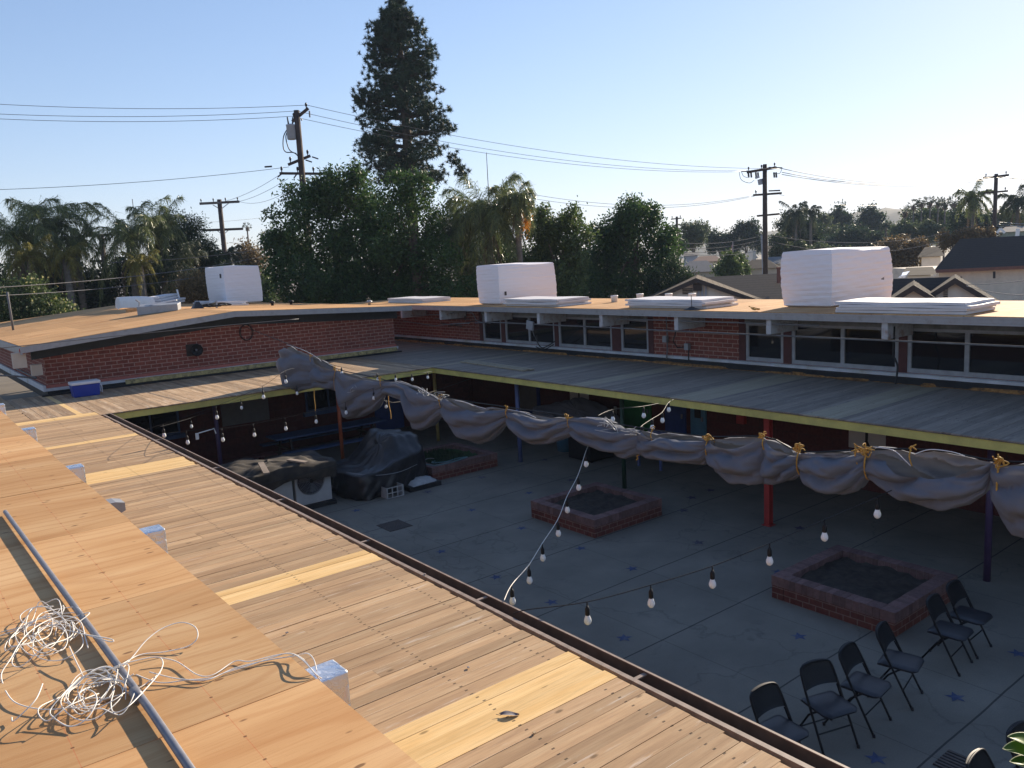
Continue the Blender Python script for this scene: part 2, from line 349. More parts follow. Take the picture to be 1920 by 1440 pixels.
M = dict(
 ply=mk_ply(),
 ply_edge=pm('plywood_edge', (.50, .27, .11), .8, .3, 30),
 deck=mk_deck('weathered_boards', ((.335, .215, .125), (.435, .29, .167), (.50, .365, .225)), 'X', (.4, 1.55, 2.78, 3.45), .55, .19),
 deck_new=mk_deck('new_pine_boards', ((.66, .42, .17), (.75, .51, .235), (.80, .58, .30)), 'X', (1.55, 2.78), .0, .06),
 deck_left=mk_deck('weathered_boards_pale', ((.30, .20, .125), (.40, .275, .17), (.54, .42, .29)), 'Y', (20.5, 22.), .7, .34, 'Y'),
 deck_far=mk_deck('weathered_boards_grey', ((.20, .165, .132), (.255, .212, .172), (.31, .265, .22)), 'X', (13., 14.4), .4, .16),
 deck_far_new=mk_deck('grey_new_boards', ((.31, .26, .185), (.36, .305, .22), (.39, .34, .245)), 'X', (13., 14.4), .1, .06),
 splinter=pm('pale_split_edge', (.68, .58, .46), .9, .15, 20),
 yellow=pm('yellow_fascia_paint', (.60, .52, .15), .55, .12, 5, dirt=(.45, .38, .12), dscale=1.5),
 black_edge=pm('black_drip_edge', (.02, .02, .022), .6),
 gutter=pm('brown_gutter_metal', (.095, .07, .055), .5, .25, 9, dirt=(.05, .04, .035)),
 gutter_lip=pm('sunlit_gutter_lip_metal', (.27, .205, .16), .5, .25, 12),  # lighter than the gutter metal: sunlight on the lip put into the colour
 brick=mk_brick('red_brick', .283, .1035, (.262, .083, .058), (.205, .062, .046), (.38, .24, .19), .011, xo=.05),
 brick_dark=mk_brick('red_brick_far', .283, .1035, (.25, .08, .056), (.195, .06, .044), (.36, .23, .18), .010),
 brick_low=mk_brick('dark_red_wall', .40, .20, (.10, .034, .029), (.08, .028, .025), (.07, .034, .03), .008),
 brick_cap=mk_brick('planter_cap_brick', .092, .30, (.22, .105, .085), (.17, .085, .07), (.30, .24, .20), .008),
 brick_pl=mk_brick('planter_brick', .205, .09, (.165, .056, .042), (.125, .045, .036), (.23, .145, .115), .008),
 pink=pm('pink_sill_course', (.42, .14, .105), .8, .12),
 slate=pm('dark_frieze_board', (.028, .032, .034), .6),
 zinc=pm('galvanised_metal', (.33, .335, .345), .5, .18, 4, .35, dirt=(.24, .235, .225), dscale=4.),
 offwhite=pm('flaking_white_paint', (.46, .45, .44), .8, .12, 9, dirt=(.28, .17, .12), dscale=6.),
 ledge=pm('grey_white_ledge', (.55, .56, .57), .7, .18, 4, dirt=(.36, .33, .24), dscale=2.),
 tar=pm('black_tar', (.018, .018, .018), .7, .4, 4),  # tar, and the painted darkness of recesses
 rot=pm('rotten_orange_wood', (.30, .15, .05), .95, .5, 14, dirt=(.06, .04, .03), dscale=9.),
 foamyel=pm('yellow_spray_foam', (.42, .33, .14), .9, .35, 12, dirt=(.12, .1, .06), dscale=8.),
 winframe=pm('grey_window_paint', (.31, .31, .315), .6, .15, 7),
 header=pm('grey_green_header', (.20, .20, .185), .8, .2, 4, dirt=(.09, .09, .08)),
 post_brown=pm('dark_red_post', (.085, .028, .024), .7),
 glass=pm('dark_window_glass', (.012, .013, .015), .04, .2, 2, spec=.6),
 eps=None, foil=None,
 steel=pm('galvanised_pipe', (.20, .20, .22), .5, .15, 20, .4),
 conduit=pm('grey_conduit', (.16, .157, .157), .9, .2, 8, 0., spec=.1),
 cable=pm('black_cable', (.015, .015, .015), .6),
 wire=pm('grey_line_wire', (.10, .10, .105), .5),
 whitewire=pm('white_wire_jacket', (.74, .70, .63), .45, .06),
 rope=pm('yellow_rope', (.46, .255, .05), .8, .25, 40),
 canvas=mk_cloth('grey_canvas', (.152, .160, .182), .06),
 tarp=pm('black_tarp', (.020, .020, .022), .38, .4, 5, bump=.5, spec=.5),
 tarp_brown=pm('dusty_brown_tarp', (.050, .041, .032), .85, .45, 5, bump=.6, dirt=(.02, .02, .02), dscale=3.),
 white=pm('white_paint', (.72, .72, .72), .5, .06),
 acwhite=pm('ac_casing', (.40, .40, .39), .5, .08),
 black=pm('black_paint', (.011, .011, .012), .55, .3, 8, spec=.3),
 vinyl=pm('black_vinyl_seat', (.020, .020, .024), .42, .2, 9, spec=.5),
 bulb=pm('white_bulb_glass', (.80, .80, .78), .25, .03),
 concrete=mk_concrete(),
 star=pm('faded_blue_paint', (.05, .066, .135), .8, .3, 14, dirt=(.13, .14, .16), dscale=6.),
 starred=pm('faded_purple_paint', (.075, .06, .085), .85, .3, 14, dirt=(.14, .14, .15), dscale=5.),
 soil=pm('planter_soil', (.040, .031, .024), .95, .5, 9, bump=.8),
 grassy=pm('planter_grass', (.03, .06, .018), .95, .5, 20, bump=.9),
 p_purple=pm('purple_paint', (.06, .036, .085), .5), p_red=pm('red_paint', (.33, .035, .03), .5), p_green=pm('dark_green_paint', (.02, .05, .03), .5),
 p_blue=pm('periwinkle_paint', (.09, .12, .25), .5), p_yellow=pm('mustard_paint', (.34, .27, .10), .5), p_orange=pm('orange_paint', (.34, .075, .025), .5),
 blue_door=pm('navy_door_paint', (.028, .052, .17), .5), teal_door=pm('teal_door_paint', (.075, .19, .28), .5), green_door=pm('green_door_paint', (.02, .14, .038), .5),
 bench=pm('blue_bench_paint', (.05, .085, .17), .55), panel=pm('grey_board_panel', (.13, .125, .12), .6, .1),
 paper=pm('cream_poster', (.50, .46, .42), .8, .06), inkgreen=pm('poster_green', (.02, .065, .035), .8), inkdark=pm('poster_black', (.03, .028, .028), .8), inkviolet=pm('poster_violet', (.09, .05, .12), .8),
 cooler_blue=pm('blue_plastic', (.018, .045, .30), .4, .08), cooler_white=pm('white_plastic', (.70, .70, .70), .45, .05),
 wood=pm('raw_lumber', (.46, .34, .20), .85, .25, 8), wood_grey=pm('grey_lumber', (.36, .34, .25), .85, .15, 8), wood_dull=pm('dull_scrap_wood', (.26, .21, .17), .9, .2, 8),
 leafdry=pm('dry_leaf', (.15, .135, .145), .7, .3, 30),
 pole=pm('creosote_pole', (.060, .040, .030), .85, .35, 3), xfmr=pm('grey_transformer', (.36, .37, .40), .45, .08), insul=pm('brown_insulator', (.035, .03, .03), .3),
 bark=pm('tree_bark', (.09, .07, .05), .9, .4, 4), barkpalm=pm('palm_trunk', (.15, .125, .10), .9, .35, 6),
 lf_ficus=mk_leaf('ficus_leaf', (.050, .100, .028)), lf_olive=mk_leaf('olive_green_leaf', (.085, .13, .042)), lf_dark=mk_leaf('dark_leaf', (.035, .062, .027)),
 lf_pine=mk_leaf('pine_needle', (.030, .060, .030), .35, .12), lf_palm=mk_leaf('palm_leaflet', (.145, .185, .075), .5, .35, .3), lf_palmdark=mk_leaf('palm_leaflet_dark', (.06, .082, .045), .4, .25),
 lf_yel=mk_leaf('yellow_palm_leaflet', (.20, .19, .05), .3, .4), lf_gold=mk_leaf('golden_bush_leaf', (.16, .12, .06)), lf_dull=mk_leaf('dusty_far_leaf', (.085, .115, .055)),
 flower=mk_leaf('pale_yellow_flower', (.52, .48, .22), .25, .3), orange_fr=mk_leaf('orange_palm_fruit', (.62, .27, .03), .3, .3), deadfrond=mk_leaf('dead_frond', (.17, .13, .09), .3, .2),
 lf_bright=mk_leaf('bright_plumeria_leaf', (.17, .30, .045), .2, .62, .4), leafrim=pm('pale_leaf_rim', (.55, .56, .30), .5),
 stucco=pm('beige_stucco', (.52, .45, .36), .9, .08, 3), stucco2=pm('cream_stucco', (.68, .62, .53), .9, .06, 3), stuccodirty=pm('stained_beige_stucco', (.66, .57, .46), .9, .08, 3, dirt=(.33, .27, .21), dscale=.5),
 shingle=None, redflag=pm('flag_red', (.45, .04, .04), .8), whiteflag=pm('flag_white', (.7, .66, .64), .8), blueflag=pm('flag_blue', (.03, .05, .2), .8),
 trim=pm('dark_brown_trim', (.045, .035, .03), .7), green_siding=pm('sage_siding', (.20, .25, .22), .8), brickstack=pm('brick_vent', (.20, .085, .06), .8),
)
def mk_shingle(name, c1, c2):
    t = NT(name); v = t.obj(); z = t.sep(v)[2]
    st = t.math('FRACT', t.math('MULTIPLY', z, 9.)); n = t.noise(v, 7., 5, .65)
    c = t.mix(n, c1, c2); c = t.mix(t.math('MULTIPLY', t.math('LESS_THAN', st, .22), .35), c, tuple(k*.5 for k in c1)); return t.fin(c, .95, 0, st, .4, .02, .04)
M['shingle'] = mk_shingle('brown_shingle', (.105, .085, .068), (.165, .135, .105))
M['shingle_grey'] = mk_shingle('grey_shingle', (.15, .145, .14), (.24, .235, .23))
M['shingle_dark'] = mk_shingle('charcoal_shingle', (.050, .043, .038), (.085, .074, .065))
M['shingle_red'] = mk_shingle('reddish_shingle', (.17, .115, .09), (.24, .17, .14))
def mk_eps():
    t = NT('polystyrene_foam'); p = t.obj(); x, y, z = t.sep(p)
    n = t.noise(t.mapv(p, (1.2, 1.2, 14)), 2.2, 4, .6, .6)
    l = t.math('FRACT', t.math('MULTIPLY', z, 19.))
    c = t.mix(t.math('MULTIPLY', t.math('LESS_THAN', l, .12), .18), (.80, .755, .76), (.66, .61, .62))
    t.fin(c, .55, 0, n, .16, .05, .3); t.b.inputs['Subsurface Weight'].default_value = .0; return t.m
M['eps'] = mk_eps()
M['sheet'] = pm('foam_sheet', (.62, .60, .60), .6, .05, 5)
def mk_foil():
    t = NT('foil_wrap'); p = t.obj(); n = t.noise(p, 16., 5, .6, 1.); return t.fin((.80, .81, .83), t.ramp(n, [(.3, .18), (.7, .5)]), .9, n, .5, .02)
M['foil'] = mk_foil()
# ================================================================== setting
ZD, ZR = 2.30, 3.76
tagk = lambda o: tag(o, kind='structure')
b = MB()
b.add([(-4000, -4000, -.10), (4000, -4000, -.10), (4000, 4000, -.10), (-4000, 4000, -.10)], [(0, 1, 2, 3)])
ground = tagk(b.build('ground', pm('dry_ground', (.17, .14, .10), .95, .3, .2), loc=(0, 0, -.1)))
b = MB(); b.box(-.2, -8, -.09, 15.9, 22.4, 0.)
floor = tagk(b.build('courtyard_floor', M['concrete'], loc=(8, 8, -.09)))
def star(px, py, R0, ang, mat):
    c = onz(px, py, .004); b = MB()
    P = [(c[0]+math.sin(ang+k*math.pi/5)*R0*(1 if k % 2 == 0 else .42), c[1]+math.cos(ang+k*math.pi/5)*R0*(1 if k % 2 == 0 else .42), .004) for k in range(10)]
    b.add(P+[(c[0], c[1], .004)], [(k, 10, (k+1) % 10) for k in range(10)]); b.build('painted_star', mat, floor)
for k, (x, y, d) in enumerate([(802, 922, 1), (903, 895, 1), (992, 924, 0), (885, 956, 0), (978, 990, 0), (668, 957, 0), (827, 1034, 0), (930, 1082, 0), (1034, 1129, 0), (1089, 1028, 0),
        (1071, 900, 1), (1185, 1066, 0), (1281, 957, 1), (1297, 933, 1), (1332, 919, 1), (1021, 862, 1), (1309, 1017, 1), (1170, 1196, 0), (1498, 1193, 0), (1792, 1307, 0), (1643, 1422, 0), (1908, 1225, 0), (1459, 1072, 0), (1130, 960, 1), (1500, 990, 1), (1560, 1030, 1)]):
    star(x, y, .135 if d else .118, k*1.3, M['starred'] if d else M['star'])

# ================================================================== boards
def boards(b, y0, y1, pitch, xa, xb, axis='X', m=0, z=ZD, jit=.015, new=(), newm=1, th=.022, split=2):
    y = y0; i = 0
    while y < y1-.02:
        wd = pitch*random.uniform(.97, 1.03); ye = min(y+wd, y1); c = (y+ye)/2; mm = m
        for (n0, n1) in new:
            if n0 <= c <= n1: mm = newm
        g = random.choice([.0012, .0015, .002, .004, .0055]); dz = random.uniform(-.002, .002)
        A, B = xa+random.uniform(-jit, jit), xb+random.uniform(-jit, jit)
        cuts = [A, B]
        if random.random() < .35 and B-A > 2: cuts = [A, random.uniform(A+.6, B-.6), B]
        for q in range(len(cuts)-1):
            s0, s1 = cuts[q]+(.0015 if q else 0), cuts[q+1]; t = random.uniform(-.0015, .0015)
            if axis == 'X': P = [(s0, y+g, z-th), (s1, y+g, z-th), (s1, ye, z-th), (s0, ye, z-th), (s0, y+g, z+dz), (s1, y+g, z+dz+t), (s1, ye, z+dz+t), (s0, ye, z+dz)]
            else: P = [(y+g, s0, z-th), (ye, s0, z-th), (ye, s1, z-th), (y+g, s1, z-th), (y+g, s0, z+dz), (ye, s0, z+dz), (ye, s1, z+dz+t), (y+g, s1, z+dz+t)]
            b.hexa(P, mm)
            if (mm != newm or newm == 0) and random.random() < .62:          # pale splintered board edge
                L_ = random.uniform(.25, 1.)*(s1-s0); o_ = random.uniform(s0, s1-L_) if s1-L_ > s0 else s0; h_ = random.uniform(.0015, .004); zz = z+dz+.0006
                Q = [(o_, y+g+.0005), (o_+L_*.5, y+g+.0003), (o_+L_, y+g+.0005), (o_+L_*.5, y+g+h_)]
                if axis != 'X': Q = [(q_[1], q_[0]) for q_ in Q][::-1]
                b.add([(*q_, zz+.0012) for q_ in Q], [(0, 1, 2, 3)], split)
        y = ye
def yof(px, py): return onz(px, py, ZD)[1]
# ---- near walkway roof
nw = thing('walkway_roof', 'sunlit weathered plank walkway roof with brown gutter in the foreground', 'walkway roof', (3.0, 8, ZD))
nb = [(yof(1150, 1262), yof(1066, 1213)), (yof(733, 1043), yof(694, 1028)), (yof(379, 869), yof(344, 856)), (yof(271, 815), yof(257, 811)), (19.05, 19.45)]
part(nw, 'decking', [M['deck'], M['deck_new'], M['splinter']], lambda b: (boards(b, -5.03, 19.45, .126, -.3, 3.615, new=nb), boards(b, 19.45, 30., .126, -3, 2.42)))
part(nw, 'joist', M['wood_dull'], lambda b: [b.box(x, -5, ZD-.2, x+.05, 19.3, ZD-.024) for x in (.4, 1.55, 2.78, 3.45)])
part(nw, 'edge_nailer', M['gutter_lip'], lambda b: b.box(3.655, -5, ZD-.16, 3.692, 18.9, ZD+.004))
def gut(b):
    for (x0, z0, x1, z1) in ((3.694, ZD-.12, 3.80, ZD-.112), (3.80, ZD-.12, 3.806, ZD+.006)):
        b.box(x0, -5, z0, x1, 18.9, z1, 0)
    b.box(3.798, -5, ZD+.0065, 3.816, 18.9, ZD+.012, 1)
part(nw, 'gutter', [M['gutter'], M['gutter_lip']], gut)
part(nw, 'gutter_bracket', M['gutter_lip'], lambda b: [b.box(3.69, y, ZD-.012, 3.80, y+.03, ZD-.002) for y in (1.2, 3.55, 5.35, 7.4, 9.6, 12, 15)])
part(nw, 'fascia', M['yellow'], lambda b: b.box(3.655, -5, ZD-.30, 3.685, 18.9, ZD-.162))
# ---- left walkway roof
lw = thing('walkway_roof', 'pale striped plank walkway roof with yellow fascia below the low brick gable wall', 'walkway roof', (8, 20.5, ZD))
YF = 18.965
part(lw, 'decking', [M['deck_left'], M['deck_new'], M['splinter']], lambda b: (boards(b, 2.43, 3.62, .118, 19.455, 23.7, 'Y', new=[(3.3, 3.42)]), boards(b, 3.62, 12.06, .118, YF, 23.7, 'Y', new=[(10.9, 12.1)], newm=0, split=2)))
part(lw, 'fascia', M['yellow'], lambda b: b.box(3.83, YF+.01, ZD-.165, 12.10, YF+.045, ZD-.026))
part(lw, 'drip_edge', M['black_edge'], lambda b: b.box(3.83, YF-.012, ZD-.026, 12.10, YF+.04, ZD-.0235))
for nm, lb, x, mt in (('post', 'purple walkway post', 6.2, 'p_purple'), ('post', 'orange walkway post', 9.4, 'p_orange')):
    part(lw, nm, M[mt], lambda b: b.tube([(x, 19.5, 0), (x, 19.5, ZD-.16)], .048, 12), label=lb, smooth=True)
part(lw, 'joist', M['trim'], lambda b: b.box(3.9, 19.4, ZD-.16, 12.06, 19.6, ZD-.024))
# ---- far walkway roof
fw = thing('walkway_roof', 'shaded grey plank walkway roof with yellow fascia along the far windows', 'walkway roof', (14, 10, ZD))
XF = 12.075
fb = [(yof(1100, 724), yof(1072, 720)), (yof(1310, 752), yof(1255, 745)), (yof(1575, 783), yof(1530, 772)), (18.9, 19.16), (15.4, 15.65)]
fb = [(min(a, c), max(a, c)) for a, c in fb]
part(fw, 'decking', [M['deck_far'], M['deck_far_new'], M['deck_far_new']], lambda b: boards(b, -7, 29.5, .126, XF, 15.78, new=fb))
part(fw, 'fascia', M['yellow'], lambda b: b.box(XF+.01, -7, ZD-.165, XF+.045, YF+.04, ZD-.026))
part(fw, 'drip_edge', M['black_edge'], lambda b: b.box(XF-.012, -7, ZD-.026, XF+.04, YF-.014, ZD-.0235))
for lb, y, mt, wd in (('purple walkway post', 4.845, 'p_purple', .05), ('dark green walkway post', 12.294, 'p_green', .05), ('periwinkle blue walkway post', 15.947, 'p_blue', .055), ('mustard yellow walkway post', 19.77, 'p_yellow', .05)):
    part(fw, 'post', M[mt], lambda b: b.tube([(12.6, y, 0), (12.6, y, ZD-.16)], wd, 12), label=lb, smooth=True)
def redpost(b):
    y = 8.616
    b.box(12.54, y-.055, 0.016, 12.552, y+.055, ZD-.16); b.box(12.648, y-.055, 0.016, 12.66, y+.055, ZD-.16); b.box(12.5525, y-.006, 0.016, 12.6475, y+.006, ZD-.16); b.box(12.51, y-.09, 0.001, 12.69, y+.09, .0155)
part(fw, 'post', M['p_red'], redpost, label='wide bright red flanged walkway post')
part(fw, 'joist', M['trim'], lambda b: b.box(12.5, -7, ZD-.16, 12.7, 19.6, ZD-.024))

# ================================================================== near wing
def sheets(b, x0, x1, y0, y1, sx=2.44, sy=1.22, z=lambda x, y: ZR, th=.013, m=0, stag=True):
    j = 0; y = y0
    while y < y1-.01:
        ye = min(y+sy, y1); x = x0; first = True
        while (x < x1-.01):
            xe = min(x+(sx*.5 if (first and stag and j % 2) else sx), x1); first = False; g = .002; ang = random.uniform(-.0015, .0015)
            P = [(x+g, y+g), (xe-g, y+g+ang*sx), (xe-g, ye-g+ang*sx), (x+g, ye-g)]
            b.hexa([(p[0], p[1], z(*p)-th) for p in P]+[(p[0], p[1], z(*p)) for p in P], m); x = xe
        y = ye; j += 1
near = thing('school_wing', 'near school wing with bright new plywood roof edge under the camera', 'building', (-3, 8, 0))
XE = 1.02
def nearply(b):
    j = 0; y = 2.45-1.22*6
    while y < 19.:
        x = XE+random.uniform(-.004, .004); first = True
        while x > -7:
            L = 1.22 if (first and j % 2 == 0) else 2.44; xa = x-L; s = random.uniform(-.002, .002); g = .0025
            P = [(xa+g, y+g-s), (x-g, y+g+s), (x-g, y+1.22-g+s), (xa+g, y+1.22-g-s)]
            dz = random.uniform(-.0015, .0015)
            b.hexa([(*p, 3.737) for p in P]+[(*p, 3.75+dz) for p in P]); x = xa; first = False
        y += 1.22; j += 1
part(near, 'roof_sheathing', M['ply'], nearply)
part(near, 'wall', M['brick'], lambda b: b.box(-6.9, -4.8, -.05, -.32, 18.9, 3.5))
part(near, 'rafter', M['wood_dull'], lambda b: [b.box(-6.8, y, 3.502, .96, y+.05, 3.735) for y in np.arange(-4.4, 18.8, 1.22)])
for y in (-4.45, -2.05, .35, 2.752, 5.14, 7.46, 9.89, 12.32, 14.75, 17.2):
    o = part(near, 'beam_end', M['foil'], lambda b: b.box(.1, y-.065, 3.27, 1.245, y+.065, 3.605)); bevel(o, .008, 2)
def gs(b):
    b.prism([(.98, 5.98, 3.60), (1.17, 5.98, 3.60), (1.225, 5.98, 3.585), (1.225, 5.98, 3.53), (1.15, 5.98, 3.50), (.98, 5.98, 3.49)], (0, .14, 0))
solo('metal_flashing', M['zinc'], gs, 'bent grey flashing piece poking out under the plywood edge', 'flashing')

# ================================================================== far wing
far = thing('school_wing', 'far school wing with a row of grey windows under a plywood roof', 'building', (18, 11, 0))
XW = 15.9
MOD = 10.305
wins = []
for k in (-2, -1, 0, 1):
    o = k*MOD
    for (a, c, n) in ((10.47, 11.47, 1), (7.88, 10.27, 2), (5.50, 7.71, 2), (4.17, 5.17, 1)):
        if -6.5 < a+o and c+o < 30: wins.append((a+o, c+o, n))
ZS0, ZS1 = 2.55, 3.40
edges = sorted((a, c) for a, c, n in wins)
def farwall(b):
    b.box(XW+.12, -7, 0., 18.6, 30., 3.70)                # core behind the openings
    b.box(XW-.02, -7, 2.30, XW+.118, 30., ZS0-.03)
    prev = -7.
    for a, c in edges+[(30., 30.)]:
        if a-prev > .6: b.box(XW, prev+.18, ZS0-.0295, XW+.118, a-.18, 3.66)
        prev = c
part(far, 'wall', M['brick_dark'], farwall)
prev = -7.
for a, c in edges+[(30., 30.)]:
    if a-prev > .6:
        part(far, 'window_post', M['post_brown'], lambda b: b.box(XW-.01, prev+.002, ZS0-.03, XW+.118, prev+.178, 3.66)); part(far, 'window_post', M['post_brown'], lambda b: b.box(XW-.01, a-.178, ZS0-.03, XW+.118, a-.002, 3.66))
    elif a > prev: part(far, 'window_post', M['post_brown'], lambda b: b.box(XW-.01, prev+.002, ZS0-.03, XW+.118, a-.002, 3.66))
    prev = c
for a, c, n in wins:
    f = MB(); t = .075
    f.box(XW+.012, a, ZS0-.03, XW+.08, c, ZS0+.06); f.box(XW+.012, a, ZS1-.06, XW+.08, c, ZS1)
    f.box(XW+.012, a, ZS0+.06, XW+.08, a+t, ZS1-.06); f.box(XW+.012, c-t, ZS0+.06, XW+.08, c, ZS1-.06)
    if n == 2: f.box(XW+.012, (a+c)/2-t*.55, ZS0+.06, XW+.08, (a+c)/2+t*.55, ZS1-.06)
    f.box(XW+.03, a+t, 3.06, XW+.07, c-t, 3.095) if False else None
    fo = f.build('window', M['winframe'], far)
    g = MB(); spans = [(a+t, c-t)] if n == 1 else [(a+t, (a+c)/2-t*.55), ((a+c)/2+t*.55, c-t)]
    for p, q in spans: g.box(XW+.05, p, ZS0+.06, XW+.058, q, ZS1-.06)
    g.build('pane', M['glass'], fo)
for a, c, n in wins: part(far, 'header', M['header'], lambda b: b.box(XW-.03, a, ZS1+.002, XW+.11, c, 3.66))
def ledge(b):
    y = -7.
    while y < 29.4:
        L = random.uniform(1.6, 3.4); b.hexa([(XW-.07, y, 2.44), (XW-.021, y, 2.44), (XW-.021, y+L, 2.44), (XW-.07, y+L, 2.44), (XW-.075+random.uniform(-.01, .01), y, 2.50), (XW-.021, y, 2.515), (XW-.021, y+L-.01, 2.515), (XW-.075, y+L-.01, 2.50)]); y += L
part(far, 'base_ledge', M['ledge'], ledge)
part(far, 'recess_shade_strip', M['tar'], lambda b: b.box(15.785, -7, 2.18, XW-.022, 29.4, 2.43))  # solid black strip, painted shade for the recess below the ledge
def rotten(b):
    rows = []; w0 = .03; h0 = .03
    for i, y in enumerate(np.arange(-7, 29.4, .11)):
        if random.random() < .22: w0 = random.choice([.004, .01, .03, .05, .09])*random.uniform(.6, 1.2); h0 = random.choice([.003, .02, .035, .05])
        j = random.uniform(-.008, .008); rows.append([(15.81, y, 2.36), (15.79-w0*.5, y, 2.304+h0*1.2+abs(j)), (15.782-w0+j, y, 2.303+h0*.7), (15.775-w0*1.15+j, y, 2.3015)])
    b.grid(rows)
part(far, 'rotten_sill_wood', M['rot'], rotten)
for k, y in enumerate([7.64+2.508*i for i in range(-5, 9)]):
    bo = part(far, 'beam_end', M['offwhite'], lambda b: b.box(14.86, y-.06, 3.28, XW-.032, y+.06, 3.642)); bevel(bo, .012, 2)
part(far, 'eave_fascia', M['zinc'], lambda b: (b.box(14.79, -7, 3.645, 14.815, 29.6, 3.742), b.box(14.77, -7, 3.715, 14.789, 29.6, 3.745), b.box(14.803, -7, 3.60, 14.83, 29.6, 3.644)))
part(far, 'soffit', M['header'], lambda b: b.box(14.832, -7, 3.662, XW-.035, 29.6, 3.70))
zfar = lambda x, y: ZR if x < 18.45 else ZR-.22*(x-18.45)
part(far, 'roof_sheathing', M['ply'], lambda b: (sheets(b, 14.775, 18.45, -7, 29.6, 1.22, 2.44, zfar), sheets(b, 18.45, 23.5, -7, 29.6, 1.22, 2.44, zfar)))
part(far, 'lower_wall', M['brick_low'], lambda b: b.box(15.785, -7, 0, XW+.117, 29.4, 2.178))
# doors, posters under the far walkway
XL = 15.785
def fl(px, py): return onx(px, py, XL)
def door(px0, px1, mat, label, win=None):
    a, c = fl(px0, 780)[1], fl(px1, 780)[1]
    d = part(far, 'door', M[mat], lambda b: b.box(XL-.05, c, 0.01, XL-.002, a, 2.03), label=label)
    part(d, 'handle', M['steel'], lambda b: b.box(XL-.09, c+.07, .95, XL-.052, c+.11, 1.06))
    if win: part(d, 'door_window', M['inkdark'], lambda b: b.box(XL-.056, c+(a-c)*.3, 1.02, XL-.0505, c+(a-c)*.72, 1.40))
    return d
door(1167, 1222, 'green_door', 'green classroom door'); door(1249, 1287, 'blue_door', 'navy classroom door'); door(1297, 1325, 'teal_door', 'light blue door with small dark window', True)
def win_low(px0, px1, z0, z1, mat, label):
    a, c = fl(px0, 740)[1], fl(px1, 740)[1]
    f = part(far, 'window', M[mat], lambda b: (b.box(XL-.05, c, z0, XL-.002, c+.12, z1), b.box(XL-.05, a-.12, z0, XL-.002, a, z1), b.box(XL-.05, c+.12, z0, XL-.002, a-.12, z0+.12), b.box(XL-.05, c+.12, z1-.1, XL-.002, a-.12, z1)), label=label)
    part(f, 'pane', M['panel'], lambda b: b.box(XL-.03, c+.12, z0+.12, XL-.0021, a-.12, z1-.1))
win_low(968, 1013, .35, 2.03, 'blue_door', 'blue framed window')
# ================================================================== left wing
left = thing('school_wing', 'low brick school wing with plywood gable roof at the left', 'building', (8, 30, 0))
YW, YR, YB = 23.6, 22.8, 37.
XA, XB, XC = 2.83, 8.09, 13.85
def zl(x): return 3.652+(x-XA)*(4.104-3.652)/(XB-XA) if x < XB else 4.104-(x-XB)*.0478
def onleft(px, py):
    z = 3.95
    for _ in range(30): p = onz(px, py, z); z = .5*z+.5*zl(p[0])
    return p
def lwall(b):
    b.prism([(3.37, YW, 2.56), (13.6, YW, 2.56), (13.6, YW, zl(13.6)-.16), (XB, YW, zl(XB)-.16), (3.37, YW, zl(3.37)-.16)], (0, YB-.8-YW, 0))
part(left, 'wall', M['brick'], lwall)
part(left, 'sill_course', M['pink'], lambda b: b.box(3.33, YW-.03, 2.485, 13.63, YB-.85, 2.558))
part(left, 'base_ledge', M['ledge'], lambda b: (b.box(3.27, YW-.09, 2.41, 3.329, YB-.9, 2.56), b.box(3.33, YW-.09, 2.41, 13.66, YW-.031, 2.484)))
def lfoam(b):
    x = 5.2
    while x < 13.4:
        L = random.uniform(.15, .5); b.hexa([(x, YW-.14-random.uniform(0, .04), 2.355), (x+L, YW-.15, 2.355), (x+L, YW-.095, 2.37), (x, YW-.095, 2.37), (x, YW-.12, 2.43+random.uniform(0, .03)), (x+L, YW-.13, 2.44), (x+L, YW-.092, 2.47), (x, YW-.092, 2.47)]); x += L*.96
part(left, 'spray_foam_bead', M['foamyel'], lfoam)
part(left, 'tar_strip', M['tar'], lambda b: (b.box(3.2, YW-.24, 2.303, 13.7, YW-.10, 2.345), b.box(3.35, YW-.09, 2.18, 13.55, YB-1, 2.40)))
def frieze(b):
    for x0, x1 in ((3.1, XB), (XB, 13.72)):
        b.prism([(x0, YW-.05, zl(x0)-.16), (x0, YW-.05, zl(x0)-.43), (x1, YW-.05, zl(x1)-.43), (x1, YW-.05, zl(x1)-.16)], (0, .048, 0))
part(left, 'frieze_board', M['slate'], frieze)
def rake(b):
    for x0, x1 in ((XA, XB), (XB, XC)):
        b.prism([(x0, YR-.02, zl(x0)-.012), (x0, YR-.02, zl(x0)-.165), (x1, YR-.02, zl(x1)-.165), (x1, YR-.02, zl(x1)-.012)], (0, .03, 0))
    b.box(XA-.03, YR-.02, zl(XA)-.20, XA-.001, YB, zl(XA)-.015)
part(left, 'rake_fascia', M['zinc'], rake)
part(left, 'soffit', M['slate'], lambda b: [b.prism([(x0, YR+.012, zl(x0)-.15), (x0, YR+.012, zl(x0)-.159), (x1, YR+.012, zl(x1)-.159), (x1, YR+.012, zl(x1)-.15)], (0, YW-YR-.07, 0)) for x0, x1 in ((XA, XB), (XB, XC))])
part(left, 'roof_sheathing', M['ply'], lambda b: (sheets(b, XA, XB, YR-.01, YB, 1.22, 2.44, lambda x, y: zl(x)), sheets(b, XB, XC, YR-.01, YB, 1.22, 2.44, lambda x, y: zl(x))))
YL = 22.4
part(left, 'lower_wall', M['brick_low'], lambda b: b.box(-.1, YL, 0, 15.78, YL+.2, 2.17))
